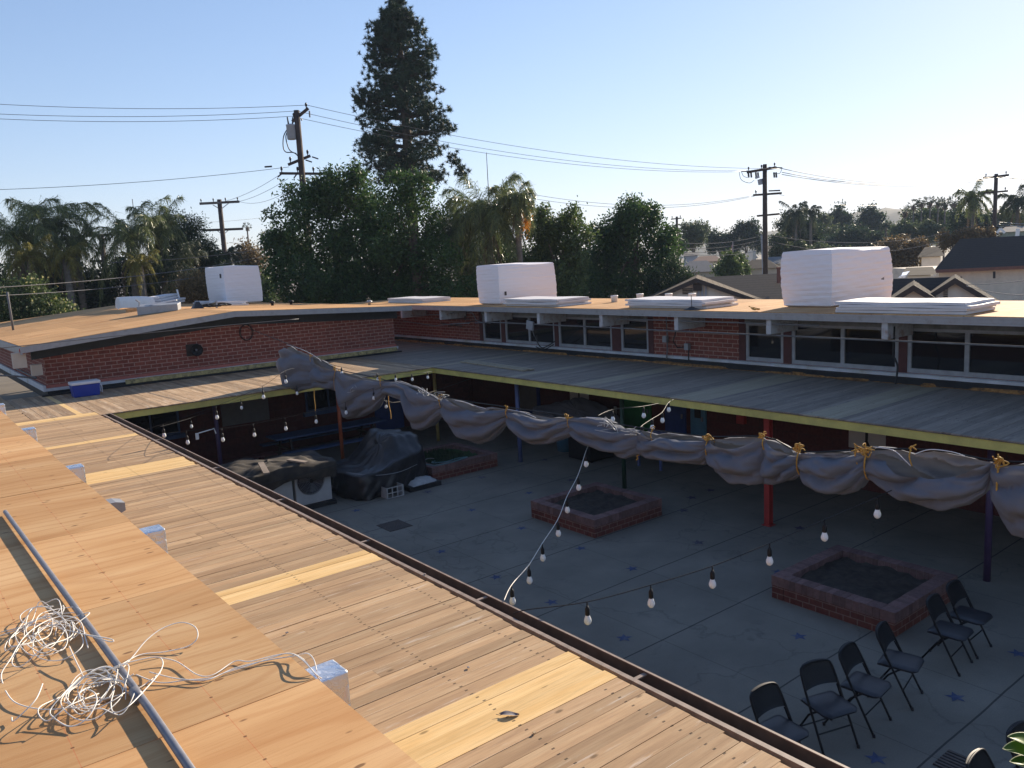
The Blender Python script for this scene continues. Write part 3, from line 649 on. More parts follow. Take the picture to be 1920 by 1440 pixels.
def lowwin(x0, x1, z0, z1, n, label=None):
    f = MB(); t = .05
    f.box(x0, YL-.04, z0, x1, YL-.002, z0+t); f.box(x0, YL-.04, z1-t, x1, YL-.002, z1)
    for k in range(n+1):
        x = x0+(x1-x0-t)*k/n; f.box(x, YL-.045, z0+t, x+t, YL-.002, z1-t)
    f.box(x0-.1, YL-.12, z0-.12, x1+.1, YL-.002, z0-.004)
    fo = f.build('window', M['bench'], left)
    if label: fo['label'] = label
    g = MB(); g.box(x0+t, YL-.02, z0+t, x1-t, YL-.003, z1-t); g.build('pane', M['glass'], fo)
lowwin(4.7, 6.15, 1.0, 2.1, 2); lowwin(9.75, 11.2, 1.0, 2.1, 2)
d = part(left, 'door', M['blue_door'], lambda b: b.box(12.0, YL-.05, 0.01, 13.0, YL-.002, 2.03), label='navy blue door at the corner')
part(d, 'handle', M['steel'], lambda b: b.box(12.85, YL-.09, .95, 12.9, YL-.052, 1.06))
part(left, 'notice_board', M['panel'], lambda b: b.box(7.28, YL-.05, .98, 8.62, YL-.002, 2.05), label='plain grey board panel under the walkway')

# ================================================================== fittings on walls and roofs
def at_left_wall(px, py): return ony(px, py, YW)
c = at_left_wall(364, 656)
hs = thing('horn_speaker', 'dark round horn speaker on the brick gable wall', 'speaker', (c[0], YW, c[2]-.15))
part(hs, 'backplate', M['p_purple'] if False else M['trim'], lambda b: b.box(c[0]-.22, YW-.04, c[2]-.16, c[0]+.12, YW-.002, c[2]+.17))
part(hs, 'horn', M['black'], lambda b: b.lathe((c[0]+.02, YW-.042, c[2]), [(.05, 0), (.07, .06), (.16, .14), (.17, .15), (.14, .13), (.05, .05)], 20, axis=(0, -1, 0)), smooth=True)
part(hs, 'driver', M['steel'], lambda b: b.lathe((c[0]+.02, YW-.10, c[2]), [(.03, 0), (.035, .03), (.015, .06)], 12, axis=(0, -1, 0)), smooth=True)
c = at_left_wall(460, 622)
solo('wire_loop', M['cable'], lambda b: b.tube([(c[0]+.19*math.sin(a*.35)+(.03 if a > 17 else 0), YW-.03, c[2]-.02+.23*math.cos(a*.35)) for a in range(36)], .009, 5), 'dark coil of wire hanging on the brick gable wall', 'wire')
ck = onz(135, 746, ZD); kx0, kx1 = 3.72, 4.36; ky = 22.35
co = thing('cooler', 'blue picnic cooler with white lid by the brick gable wall', 'cooler', ((kx0+kx1)/2, ky+.2, ZD))
bd = part(co, 'body', M['cooler_blue'], lambda b: b.hexa([(kx0+.03, ky+.02, ZD), (kx1-.03, ky+.02, ZD), (kx1-.03, ky+.36, ZD), (kx0+.03, ky+.36, ZD), (kx0, ky, ZD+.30), (kx1, ky, ZD+.30), (kx1, ky+.38, ZD+.30), (kx0, ky+.38, ZD+.30)])); bevel(bd, .02, 3)
bevel(part(co, 'lid', M['cooler_white'], lambda b: b.box(kx0-.015, ky-.015, ZD+.302, kx1+.015, ky+.395, ZD+.375)), .018, 3)
part(co, 'handle', M['cooler_white'], lambda b: b.tube([(kx1+.005, ky+.08, ZD+.28), (kx1+.04, ky+.08, ZD+.24), (kx1+.045, ky+.08, ZD+.06), (kx1+.045, ky+.30, ZD+.06), (kx1+.04, ky+.30, ZD+.24), (kx1+.005, ky+.30, ZD+.28)], .014, 6), smooth=True)
c = ony(42, 660, 22.9)
eb = thing('electrical_box', 'cream electrical box with conduit under the left roof corner', 'electrical box', (2.9, 23.0, 3.0))
bevel(part(eb, 'box', M['stucco'], lambda b: b.box(2.62, 22.95, 3.12, 2.92, 23.1, 3.5)), .01)
bevel(part(eb, 'lower_box', M['stucco'], lambda b: b.box(3.04, 23.3, 2.86, 3.28, 23.5, 3.14)), .01)
part(eb, 'conduit', M['conduit'], lambda b: b.tube([(2.0, 22.9, 3.05), (2.6, 23.0, 2.95), (3.1, 23.3, 2.80), (3.24, 24.2, 2.72), (3.24, 28, 2.7)], .022, 8), smooth=True)
c = ony(44, 657, 22.85)
solo('alarm_bell', M['p_red'], lambda b: b.lathe((c[0], 22.95, c[2]), [(.02, 0), (.085, .02), (.09, .04), (.07, .07), (.03, .085), (.02, .10)], 20, axis=(0, -1, 0)), 'red round alarm bell under the left roof corner', 'alarm bell', smooth=True)
p = onleft(25, 619)
solo('vent_pipe', M['conduit'], lambda b: b.tube([(p[0], p[1], p[2]), (p[0]-.02, p[1], p[2]+1.22)], .035, 8), 'thin bare metal pipe standing at the left end of the gable roof', 'pipe', smooth=True)

def sheet_stack(name, px, py, n, zf, where, group, tilt=0.):
    p = zf(px, py); z = p[2]+.004; words = ['bottom', 'second from the bottom', 'third from the bottom', 'fourth from the bottom']
    for k in range(n):
        jx, jy = random.uniform(-.05, .05), random.uniform(-.07, .07); x, y = p[0]+jx, p[1]+jy; t = .05
        wv = [random.uniform(-.004, .01) for _ in range(4)]
        bb = MB(); rows = []
        for top in (0, 1):
            for i in range(7):
                xx = x+1.22*i/6; rows.append([(xx, y+2.44*j/8, z+top*t+(.006*math.sin(j*1.1+k*2)+.004*math.sin(i*1.3+k) if k else 0)-(xx-p[0])*tilt) for j in range(9)])
        bb.grid(rows[:7]); bb.grid([r for r in rows[7:]][::-1])
        for i in range(6): bb.add([rows[i][0], rows[i+1][0], rows[i+8][0], rows[i+7][0]], [(0, 1, 2, 3)]); bb.add([rows[i][8], rows[i+1][8], rows[i+8][8], rows[i+7][8]], [(3, 2, 1, 0)])
        for j in range(8): bb.add([rows[0][j], rows[0][j+1], rows[7][j+1], rows[7][j]], [(3, 2, 1, 0)]); bb.add([rows[6][j], rows[6][j+1], rows[13][j+1], rows[13][j]], [(0, 1, 2, 3)])
        pos = 'topmost' if k == n-1 else words[k]
        tag(bb.build('foam_sheet', M['sheet']), f'foam sheet, {pos} in stack {where}', 'foam sheet', group); z += t+.003
zfl = lambda px, py: onz(px, py, ZR)
G = 'flat foam sheets stacked on the roofs'
sheet_stack('S1', 791, 568.5, 3, zfl, 'nearest the roof corner', G)
sheet_stack('S2', 1045, 575.5, 4, zfl, 'before the middle foam block', G)
sheet_stack('S3', 1321, 579.5, 4, zfl, 'before the white buckets', G)
sheet_stack('S4', 1813, 591, 4, zfl, 'before the largest foam block', G)
sheet_stack('S5', 404, 573.5, 3, onleft, 'before the gable roof foam block', G, .0478)
def foam_block(base, lx, ly, h, label, lean=0., belly=.02, wrk=.25):
    b = MB(); n = 34; rows = []; x0, y0, z0 = base
    P = []
    for (ax, ay, bx, by, m_) in ((0, 0, lx, 0, 12), (lx, 0, lx, ly, 10), (lx, ly, 0, ly, 12), (0, ly, 0, 0, 10)):
        for i in range(m_): P.append((ax+(bx-ax)*i/m_, ay+(by-ay)*i/m_))
    prof = [random.uniform(-.004, .004) for _ in range(n+1)]
    for k in range(n+1):
        t = k/n; out = prof[k]+belly*math.sin(t*3.2)-(.07 if k == 0 else .02 if k == n else 0)
        r = []
        for q, (u, v) in enumerate(P):
            du, dv = (u-lx/2)/(lx/2), (v-ly/2)/(ly/2); wr = wrk*(.007*math.sin(q*1.7+k*.9)+.006*math.sin(q*.6-k*1.9))
            e = out+wr+.02*math.sin(t*2.2+q*.15)
            r.append((x0+u+du*e+lean*t, y0+v+dv*e, z0+.004+t*h+(.02*math.sin(u*2.3+1)+.015*math.sin(v*3.) if k == n else 0)))
        rows.append(r)
    b.grid(rows, closev=True)
    top = rows[-1]; cz = (x0+lx/2+lean, y0+ly/2, z0+h+.055); b.add(top+[cz], [(i, (i+1) % len(top), len(top)) for i in range(len(top))])
    o = b.build('foam_block', M['eps'], smooth=False); tag(o, label, 'foam block', 'tall blocks of wrapped foam boards'); return o
p = onz(1558, 577, ZR); fb1 = foam_block((p[0], p[1], ZR), 2.5, 1.16, 1.20, 'large wrinkled wrapped foam block on the far roof at the right', belly=.035, wrk=.5)
MB().box(p[0]+2.0, p[1]-.045, ZR+.40, p[0]+2.14, p[1]-.04, ZR+.54).build('printed_mark', M['panel'], fb1)
p2 = onz(938, 571.5, ZR); fb2 = foam_block((p2[0], p2[1], ZR), 2.3, 1.12, 1.21, 'flat sided foam block in the middle of the far roof, before the dark trees')
MB().box(p2[0]+.16, p2[1]-.045, ZR+.28, p2[0]+.24, p2[1]-.04, ZR+.40).build('printed_mark', M['trim'], fb2)
z0 = zl(11.3)
p3 = onz(426, 568, z0+.06); lx = ony(492, 567, p3[1])[0]-p3[0]; ly = 2.2
fb3 = foam_block((p3[0], p3[1], z0), lx, ly, ony(426, 500, p3[1])[2]-z0, 'foam block on the gable roof at the left, before the palms')
MB().box(p3[0]-.05, p3[1]+.25, z0+1.05, p3[0]-.044, p3[1]+.42, z0+1.22).build('printed_mark', M['trim'], fb3)
for k, (px, py, s, lb) in enumerate([(1152, 566.5, 1., 'white bucket with a bent wire handle behind the foam stack'), (1200, 563, 1., 'second white bucket from the left on the far roof'), (1254, 563, 1., 'third white bucket from the left on the far roof'), (1298, 563, 1., 'rightmost white bucket beneath the beige gable')]):
    c = onz(px, py, ZR) if k == 0 else onz(px, py, ZR); c = c if c[0] < 18.5 else CAM+(c-CAM)*(18.4/c[0])
    bt = thing('bucket', lb, 'bucket', (c[0], c[1], ZR), 'white buckets on the far roof')
    part(bt, 'pail', M['cooler_white'], lambda b: b.lathe((c[0], c[1], ZR+.002), [(.085, 0), (.105, .17), (.11, .19)], 16), smooth=True)
    if k == 0: part(bt, 'handle', M['cable'], lambda b: b.tube([(c[0]-.02, c[1]-.1, ZR+.19), (c[0]+.05, c[1]-.08, ZR+.22), (c[0]+.09, c[1]+.05, ZR+.215), (c[0], c[1]+.1, ZR+.19)], .006, 5))
c = onz(1287, 582, ZR)
sp = thing('roof_spike', 'thin black spike on a tar patch at the far roof edge', 'antenna', (14.98, c[1], ZR))
part(sp, 'tar_patch', M['tar'], lambda b: b.lathe((14.98, c[1], ZR+.002), [(.20, 0), (.10, .035), (.03, .07)], 9))
part(sp, 'rod', M['cable'], lambda b: b.tube([(14.98, c[1], ZR+.05), (14.98, c[1]+.01, ZR+.34)], .009, 6))
# things on the gable roof
q0, q1 = onleft(228, 573), onleft(288, 575)
rr = thing('curved_shell', 'upturned white curved shell, left of the foam block on the gable roof', 'roof cap', tuple(q0))
def arch(b):
    rows = []; y0 = onleft(230, 578)
    c0 = np.array(onleft(222, 580)); c1 = np.array(onleft(288, 577)); L = c1-c0
    for i in range(9):
        p = c0+L*i/8; rr_ = .42*(1-.25*(i/8)**6)
        rows.append([(p[0]+.0, p[1]+rr_*math.cos(a), p[2]+.05+.40*max(0., math.sin(a))*(1-.2*(i/8)**4)) for a in np.linspace(0, math.pi, 13)])
    b.grid(rows); b.add(rows[0]+[tuple(c0)], [(i, i+1, 13) for i in range(12)]); b.add(rows[-1]+[tuple(c1)], [(i+1, i, 13) for i in range(12)])
part(rr, 'shell', M['cooler_white'], arch, smooth=True)
c = onleft(262, 590)
part(rr, 'wood_block', M['ply_edge'], lambda b: b.box(onleft(240, 586)[0], onleft(240, 586)[1], zl(6.8)-.05, onleft(240, 586)[0]+.5, onleft(240, 586)[1]+.3, zl(6.8)+.13))
c0 = onleft(270, 590.5)
bx = thing('metal_duct_box', 'grey metal box with hook and strap on the gable roof', 'duct box', tuple(c0))
d0, d1 = np.array(onleft(258, 592)), np.array(onleft(334, 582))
def ductbox(b):
    dr = (d1-d0); dr[2] = 0; dr /= np.linalg.norm(dr); pr = np.array([-dr[1], dr[0], 0]); Lg = np.linalg.norm((d1-d0)[:2])
    base = [d0, d0+dr*Lg, d0+dr*Lg+pr*.5, d0+pr*.5]
    b.hexa([(q[0], q[1], zl(q[0])+.002) for q in base]+[(q[0], q[1], zl(d0[0])+h) for q, h in zip(base, (.27, .30, .34, .34))])
bevel(part(bx, 'body', M['zinc'], ductbox), .015)
part(bx, 'hook', M['steel'], lambda b: b.tube([(d0[0]+.1, d0[1]+.1, d0[2]+.25), (d0[0]+.12, d0[1]+.1, d0[2]+.42), (d0[0]+.02, d0[1]+.1, d0[2]+.50)], .02, 6))
part(bx, 'strap', M['white'], lambda b: b.bar((d0[0]+.3, d0[1]+.1, d0[2]+.30), (d1[0], d1[1]+.02, d1[2]+.33), .06, .03))
f0, f1 = np.array(onleft(290, 575)), np.array(onleft(330, 572))
fo = thing('folded_panels', 'pile of pale folded panels beside the curved shell', 'panels', tuple(f0))
part(fo, 'panel_pile', M['sheet'], lambda b: [b.bar((f0[0]-.0, f0[1]+.1*k, f0[2]+.06+.085*k), (f1[0]+random.uniform(-.1, .1), f1[1]+.1*k, f0[2]+.09+.09*k), .8-.1*k, .07) for k in range(4)])
part(fo, 'upright_board', M['white'], lambda b: b.bar((f1[0]+.1, f1[1]-.3, f1[2]-.0), (f1[0]+.02, f1[1]-.3, f1[2]+.62), .10, .04))
c = onleft(390, 578)
tl = thing('tool_pile', 'dark pile of tools before the foam sheets on the gable roof', 'tools', tuple(c))
part(tl, 'tool_bag', M['tarp'], lambda b: b.hexa([(c[0]-.5, c[1]-.1, c[2]), (c[0]-.15, c[1]-.1, c[2]), (c[0]-.15, c[1]+.2, c[2]), (c[0]-.5, c[1]+.2, c[2]), (c[0]-.36, c[1], c[2]+.24), (c[0]-.26, c[1], c[2]+.24), (c[0]-.26, c[1]+.1, c[2]+.22), (c[0]-.36, c[1]+.1, c[2]+.22)]))
part(tl, 'hose', M['cable'], lambda b: b.tube(smooth_path([(c[0]+random.uniform(-.3, .75), c[1]+random.uniform(-.15, .3), c[2]+random.uniform(.03, .14)) for _ in range(16)], 5), .022, 6))
part(tl, 'power_tool', M['zinc'], lambda b: (b.bar((c[0]+.05, c[1], c[2]+.08), (c[0]+.3, c[1]+.05, c[2]+.16), .12, .12), b.bar((c[0]+.25, c[1]-.1, c[2]), (c[0]+.27, c[1]-.08, c[2]+.22), .05, .05)))
for px, py, lb in ((511, 573, 'small dark roof vent knob nearer the gable foam block'), (546, 571, 'small dark roof vent knob farther right on the gable roof'), (693, 572, 'small grey vent cap near the right end of the gable roof')):
    c = onleft(px, py)
    solo('roof_vent', M['zinc'] if px > 600 else M['black'], lambda b: b.lathe(tuple(c), [(.05, 0), (.05, .08), (.10, .09), (.10, .13), (.03, .17)], 10), lb, 'roof vent', 'small vents on the gable roof', smooth=True)
# conduits along the far eave
cd2 = thing('conduit_run', 'long grey conduit strapped under the far eave beam ends', 'conduit', (15, 10, 3.29))
part(cd2, 'pipe', M['conduit'], lambda b: b.tube([(14.98, 20.9, 3.22), (14.98, 20.0, 3.262), (14.98, 14.2, 3.258), (14.98, 14.0, 3.25), (14.98, -6.5, 3.25)], .018, 8), smooth=True)
part(cd2, 'upper_pipe', M['conduit'], lambda b: b.tube([(14.9, 14.6, 3.50), (14.9, 9., 3.50)], .014, 6), smooth=True)
part(cd2, 'branch_pipe', M['conduit'], lambda b: b.tube([onx(757, 602, 15.3), onx(816, 611, 15.3), onx(850, 607, 15.1), onx(880, 606, 15.0)], .018, 6), smooth=True)
fc = [tuple(onx(*q, 15.2)) for q in [(700, 588), (760, 592), (830, 589), (880, 585), (895, 602), (920, 606)]]
part(cd2, 'loose_conduit', M['conduit'], lambda b: b.tube(smooth_path(fc, 5), .014, 6), smooth=True)
part(cd2, 'clutter', M['trim'], lambda b: [b.bar(onx(*a, 15.5), onx(*c_, 15.5), .03, .03) for a, c_ in [((815, 598), (880, 598)), ((840, 612), (900, 600)), ((826, 606), (866, 612)), ((872, 592), (872, 600))]])
j = onx(993, 608, 15.0)
jb = thing('junction_box', 'grey junction box on a slanting arm with dangling black cables', 'junction box', tuple(j))
bevel(part(jb, 'box', M['zinc'], lambda b: b.bar(onx(988, 608, 14.95), onx(1000, 612, 14.95), .06, .26)), .008)
part(jb, 'arm', M['conduit'], lambda b: b.tube([onx(997, 614, 14.97), onx(1001, 628, 15.1), onx(1010, 645, 15.4)], .016, 6))
part(jb, 'dangling_cable', M['cable'], lambda b: (b.tube(smooth_path([onx(*q, 15.45) for q in [(1006, 628), (1008, 642), (1016, 652), (1028, 648), (1040, 640)]], 5), .018, 6), b.tube(smooth_path([onx(*q, 15.5) for q in [(1005, 650), (1020, 655), (1038, 646)]], 5), .016, 6)))
for k, (xs, bx_, lb) in enumerate([([(1249, 596), (1251, 630), (1251, 660), (1247, 690)], (1247, 636), 'grey box and drooping conduit on the brick pier, left one'), ([(1267, 622), (1262, 640), (1270, 652), (1291, 650), (1291, 682)], (1288, 650), 'small box with conduit elbow on the brick pier, right one')]):
    t_ = thing('wall_conduit', lb, 'conduit', tuple(onx(*xs[0], 15.82)))
    part(t_, 'pipe', M['trim'] if k else M['conduit'], lambda b: b.tube([onx(*q, 15.80) for q in xs], .016, 6))
    q = onx(*bx_, 15.80); part(t_, 'box', M['zinc'], lambda b: b.box(15.76, q[1]-.06, q[2]-.08, 15.86, q[1]+.06, q[2]+.08))
solo('hanging_cable', M['cable'], lambda b: b.tube(smooth_path([onx(*q, 15.1) for q in [(1677, 612), (1676, 640), (1675, 665), (1679, 675), (1683, 690), (1679, 720)]], 5), .02, 6), 'black cable hanging down past the windows at the right', 'cable')
solo('rope_end', M['rope'], lambda b: b.tube(smooth_path([(14.9+random.uniform(-.12, .12), onz(1444, 581, ZR)[1]+random.uniform(-.2, .2), ZR+random.uniform(.01, .12)) for _ in range(8)], 4), .014, 5), 'frayed bit of yellow rope on the far roof edge', 'rope')
pk = [onz(*q, ZD+.004) for q in [(866, 679), (985, 696)]]
for k, (dx, lb) in enumerate(((0, 'pale loose plank on the shaded walkway roof, left one of the pair'), (.15, 'pale loose plank on the shaded walkway roof, right one of the pair'))):
    solo('loose_plank', M['deck_far_new'], lambda b: b.bar((pk[0][0]+dx, pk[0][1], ZD+.025+.01*k), (pk[1][0]+dx, pk[1][1]-.1*k, ZD+.025+.01*k), .135, .038), lb, 'plank', 'loose planks on the shaded walkway roof')
# signs and posters
def poster(px0, px1, py0, py1, lb, kind):
    a = fl(px0, (py0+py1)/2); c_ = fl(px1, (py0+py1)/2); z1 = 1.62; z0 = fl(px0, py1)[2]; y0, y1 = c_[1], a[1]; W = y1-y0; H = z1-z0; ym = (y0+y1)/2
    t_ = thing('tree_poster', lb, 'poster', (XL-.01, ym, z0), 'tree pictures on the shaded brick wall')
    part(t_, 'sheet', M['paper'], lambda b: b.box(XL-.012, y0, z0, XL-.002, y1, z1))
    X = XL-.014
    def trunk(b):
        b.add([(X, ym-.10*W, z0+.10*H), (X, ym+.10*W, z0+.10*H), (X, ym+.04*W, z0+.25*H), (X, ym+.045*W, z0+.5*H), (X, ym+.22*W, z0+.72*H), (X, ym+.17*W, z0+.74*H), (X, ym, z0+.56*H), (X, ym-.2*W, z0+.76*H), (X, ym-.24*W, z0+.74*H), (X, ym-.04*W, z0+.48*H), (X, ym-.03*W, z0+.25*H)], [tuple(range(11))])
    part(t_, 'drawn_trunk', M['inkdark'], trunk)
    def leaves(b):
        for i in range(26):
            an = random.uniform(0, 6.28); r = random.uniform(0, 1)**.5; yy = ym+r*.40*W*math.cos(an); zz = z0+.80*H+r*.15*H*math.sin(an); s_ = random.uniform(.03, .055)*W
            b.add([(X-.001, yy+s_*math.cos(q*1.05), zz+s_*math.sin(q*1.05)) for q in range(6)], [tuple(range(6))], 1 if (kind and yy < ym-.05*W and i % 2) else 0)
    part(t_, 'drawn_leaves', [M['inkgreen'] if kind else M['inkdark'], M['inkviolet']], leaves)
poster(1069, 1104, 728, 754, 'cream poster of a dark tree on the far wall left of the green door', 0)
poster(1592, 1661, 796, 838, 'larger cream poster of a green leaved tree on the wall near the right', 1)
c = fl(1393, 784); solo('red_box_sign', M['p_red'], lambda b: b.box(XL-.12, c[1]-.1, c[2]-.12, XL-.002, c[1]+.1, c[2]+.2), 'small red box on the wall beside the red post', 'box')
solo('white_sign', M['paper'], lambda b: b.box(XL-.012, fl(1154, 770)[1]-.05, fl(1154, 770)[2]-.14, XL-.002, fl(1154, 770)[1]+.05, fl(1154, 770)[2]+.12), 'narrow pale sign on the wall left of the green door', 'sign')
# ================================================================== courtyard
def planter(x0, y0, x1, y1, label, fill, lumpy):
    t = thing('brick_planter', label, 'planter', ((x0+x1)/2, (y0+y1)/2, 0), 'square brick planters in the courtyard'); w_ = .20
    ring = [(x0, y0, x1, y0+w_), (x0, y1-w_, x1, y1), (x0, y0+w_, x0+w_, y1-w_), (x1-w_, y0+w_, x1, y1-w_)]
    part(t, 'wall', M['brick_pl'], lambda b: [b.box(a+.006, c+.006, .002, d-.006, e-.006, .20) for a, c, d, e in ring])
    def cap(b):
        for a, c, d, e in ring:
            L = d-a if d-a > e-c else e-c; n = max(1, round(L/.094)); hor = d-a > e-c
            for i in range(n):
                q = .004; dz = random.uniform(-.003, .003)
                if hor: b.box(a+L*i/n+q, c, .202, a+L*(i+1)/n-q, e, .345+dz)
                else: b.box(a, c+L*i/n+q, .202, d, c+L*(i+1)/n-q, .345+dz)
    part(t, 'rowlock_cap', M['capbrick'], cap)
    part(t, 'mortar_core', M['mortar'], lambda b: [b.box(a+.008, c+.008, .2005, d-.008, e-.008, .338) for a, c, d, e in ring])
    n = 18; rows = [[(x0+w_+(x1-x0-2*w_)*i/n, y0+w_+(y1-y0-2*w_)*j/n, .25+lumpy*(math.sin(i*.9+j*.5)*.5+math.sin(j*1.7-i*.4)*.5+random.uniform(-.5, .5))) for i in range(n+1)] for j in range(n+1)]
    bb = MB(); bb.grid(rows); bb.build('soil', fill, t, smooth=True)
    return t
M['capbrick'] = pm('rowlock_brick', (.165, .095, .085), .85, .2, 18, isl=.22); M['mortar'] = pm('mortar', (.28, .22, .18), .9, .15, 20)
planter(9.88, 4.875, 11.68, 6.715, 'low square brick planter beside the row of folding chairs', M['soil'], .03)
planter(9.88, 10.43, 11.72, 12.25, 'low square brick planter in the middle, right of the floor drain', M['soil'], .03)
p5 = planter(10.0, 16.05, 11.95, 17.95, 'brick planter with grass and hoses beside the black tarp heap', M['grassy'], .06)
def tufts(b):
    for _ in range(1500):
        x, y = random.uniform(10.2, 11.4), random.uniform(16.4, 17.75); a = random.uniform(0, 6.28); h = random.uniform(.05, .17); l = .012
        b.add([(x-l*math.sin(a), y+l*math.cos(a), .24), (x+l*math.sin(a), y-l*math.cos(a), .24), (x+h*.5*math.cos(a), y+h*.5*math.sin(a), .25+h)], [(0, 1, 2)])
o = part(p5, 'grass', M['lf_dark'], tufts); o['kind'] = 'stuff'
solo('garden_hose', pm('teal_hose', (.10, .20, .21), .5), lambda b: b.tube(smooth_path([(10.05, 16.6, .36), (10.15, 16.2, .35), (10.5, 16.1, .36), (10.9, 16.15, .365), (11.2, 16.3, .34), (11.0, 16.45, .32), (10.6, 16.35, .33), (10.3, 16.5, .34), (10.5, 16.7, .31)], 6), .016, 6), 'pale teal hose lying on the rim of the grassy planter', 'hose', smooth=True)

# ---- folding chairs
def make_chair(loc, rz, label):
    t = thing('folding_chair', label, 'chair', (0, 0, 0), 'black folding chairs in a row')
    r = .0125
    def upright(b):
        pts = []
        for s in (-1, 1):
            leg = [(s*.215, -.20, .01), (s*.212, -.02, .36), (s*.208, .11, .62), (s*.195, .175, .745)]
            pts.append(leg)
        L, Rr = pts; arch = [(-.16, .192, .785), (-.09, .20, .80), (0, .203, .805), (.09, .20, .80), (.16, .192, .785)]
        b.tube(smooth_path(L+arch+Rr[::-1], 5), r, 8)
    part(t, 'frame', M['black'], upright, smooth=True)
    for s in (-1, 1):
        part(t, 'rear_leg', M['black'], lambda b: (b.tube([(s*.188, .27, .01), (s*.19, .06, .33), (s*.19, -.06, .425)], .011, 8), b.tube([(s*.20, .02, .42), (s*.20, .10, .56)], .007, 6)), smooth=True)
    part(t, 'front_crossbar', M['black'], lambda b: b.tube([(-.213, -.10, .20), (.213, -.10, .20)], .008, 6))
    part(t, 'rear_crossbar', M['black'], lambda b: b.tube([(-.188, .20, .12), (.188, .20, .12)], .008, 6))
    def seat(b):
        rows = []; n = 14
        for j in range(n+1):
            v = j/n; y = -.235+.41*v; hw = .205*(1-.30*max(0, (.16-v)/.16)**2)*(1-.10*max(0, v-.7))
            rows.append([(hw*u, y, .455+.008*v+.014*(1-u*u)*(1-(2*v-1)**4)-(.012 if abs(u) == 1 else 0)-(.014 if j in (0, n) else 0)) for u in np.linspace(-1, 1, 13)])
        b.grid(rows); low = [[(p[0], p[1], .425) for p in r_] for r_ in rows]; b.grid([q[::-1] for q in low])
        rim = rows[0]+[r_[-1] for r_ in rows[1:]]+rows[-1][-2::-1]+[r_[0] for r_ in rows[-2:0:-1]]
        N = len(rim); b.add(rim+[(p[0], p[1], .425) for p in rim], [((i+1) % N, i, N+i, N+(i+1) % N) for i in range(N)])
    part(t, 'seat', M['vinyl'], seat, smooth=True)
    def back(b):
        def srf(off):
            rows = []
            for j in range(9):
                v = j/8; z = .575+.222*v; yy = .088+(z-.575)*.50
                hw = .203 if v < .72 else .203-.055*((v-.72)/.28)**1.6
                rows.append([(hw*u, yy+.018*(1-u*u)+off, z+(.012*(1-u*u) if j == 8 else (.02*(u*u-1)*-1 if j == 0 else 0))) for u in np.linspace(-1, 1, 11)])
            return rows
        A, B = srf(0.), srf(.016); b.grid([q[::-1] for q in A]); b.grid(B)
        for X_, Y_ in ((A[0], B[0]), (B[-1], A[-1]), ([q[-1] for q in A], [q[-1] for q in B]), ([q[0] for q in B], [q[0] for q in A])): b.grid([X_, Y_])
    part(t, 'backrest', M['black'], back, smooth=True)
    for s in (-1, 1):
        for y in (-.20, .27): part(t, 'foot', M['vinyl'], lambda b: b.tube([(s*(.215 if y < 0 else .188), y-.003, 0.0), (s*(.215 if y < 0 else .188), y+.004, .035)], .016, 8))
    t.location = loc; t.rotation_euler = (0, 0, rz); return t
def chair_loc(fx, fy, a):    # from the middle of the front feet
    return (fx-.20*math.sin(a), fy+.20*math.cos(a), 0)
specs = [(7.14, 4.04, -18, 'black folding chair, second from the gutter end of the row'), (6.42, 4.10, -6, 'black folding chair with its back lit by the sun, nearest the gutter'),
         (7.84, 3.98, 5.7, 'black folding chair, third from the gutter end of the row'), (8.61, 3.98, 12.5, 'black folding chair, fourth from the gutter end, near the planter corner'),
         (9.71, 3.93, 5, 'black folding chair, second from the planter end of the row'), (10.28, 3.95, 2, 'black folding chair at the far planter end of the row')]
c0 = None
for fx, fy, a, lb in specs:
    a = R(a); L = chair_loc(fx, fy, a)
    if c0 is None: c0 = make_chair(L, a, lb)
    else: copy_tree(c0, L, a, label=lb)
q = onz(1902, 1366, .795); copy_tree(c0, (q[0]+.02, q[1]-.20, 0), R(-4), label='black folding chair behind the bright green leaves')
q = onz(1826, 1419, .795); copy_tree(c0, (q[0]+.02, q[1]-.20, 0), R(3), label='black folding chair at the bottom edge beside the slotted drain')

# ---- plant with bright leaves
pl = thing('plumeria_plant', 'bright green leaves with pale rims at the bottom right corner', 'plant', (6.35, 2.0, 0))
part(pl, 'stem', M['bark'], lambda b: (b.tube([(6.35, 2.0, 0), (6.3, 2.05, .6), (6.27, 2.05, 1.18)], [.035, .03, .022], 8), b.tube([(6.3, 2.05, .6), (6.45, 1.9, 1.1)], [.022, .016], 6)), smooth=True)
part(pl, 'pot', M['p_orange'], lambda b: b.lathe((6.35, 2.0, 0.002), [(.13, 0), (.2, .3), (.21, .34), (.18, .34), (.17, .30)], 20), smooth=True)
def leaf_surf(root, tip, wd, up):
    root, tip = Vector(root), Vector(tip); d = tip-root; side = d.cross(Vector(up)).normalized(); nrm = side.cross(d).normalized(); rows = []; n = 12
    for i in range(n+1):
        t = i/n; c = root.lerp(tip, t)+nrm*(.12*d.length*math.sin(t*math.pi)); hw = wd*math.sin(math.pi*min(1, t*.98+.02))**.75*(1-.15*t)
        rows.append([tuple(c+side*(hw*u)+nrm*(abs(u)*hw*.30)) for u in (-1, -.5, 0, .5, 1)])
    return rows
lv = [((1960, 1420), (1889, 1381), 6.55, .10), ((1945, 1425), (1880, 1404), 6.45, .10), ((1950, 1450), (1893, 1428), 6.4, .08), ((1990, 1400), (1935, 1350), 6.5, .09), ((1980, 1470), (1915, 1470), 6.3, .09), ((2040, 1440), (2020, 1380), 6.3, .09)]
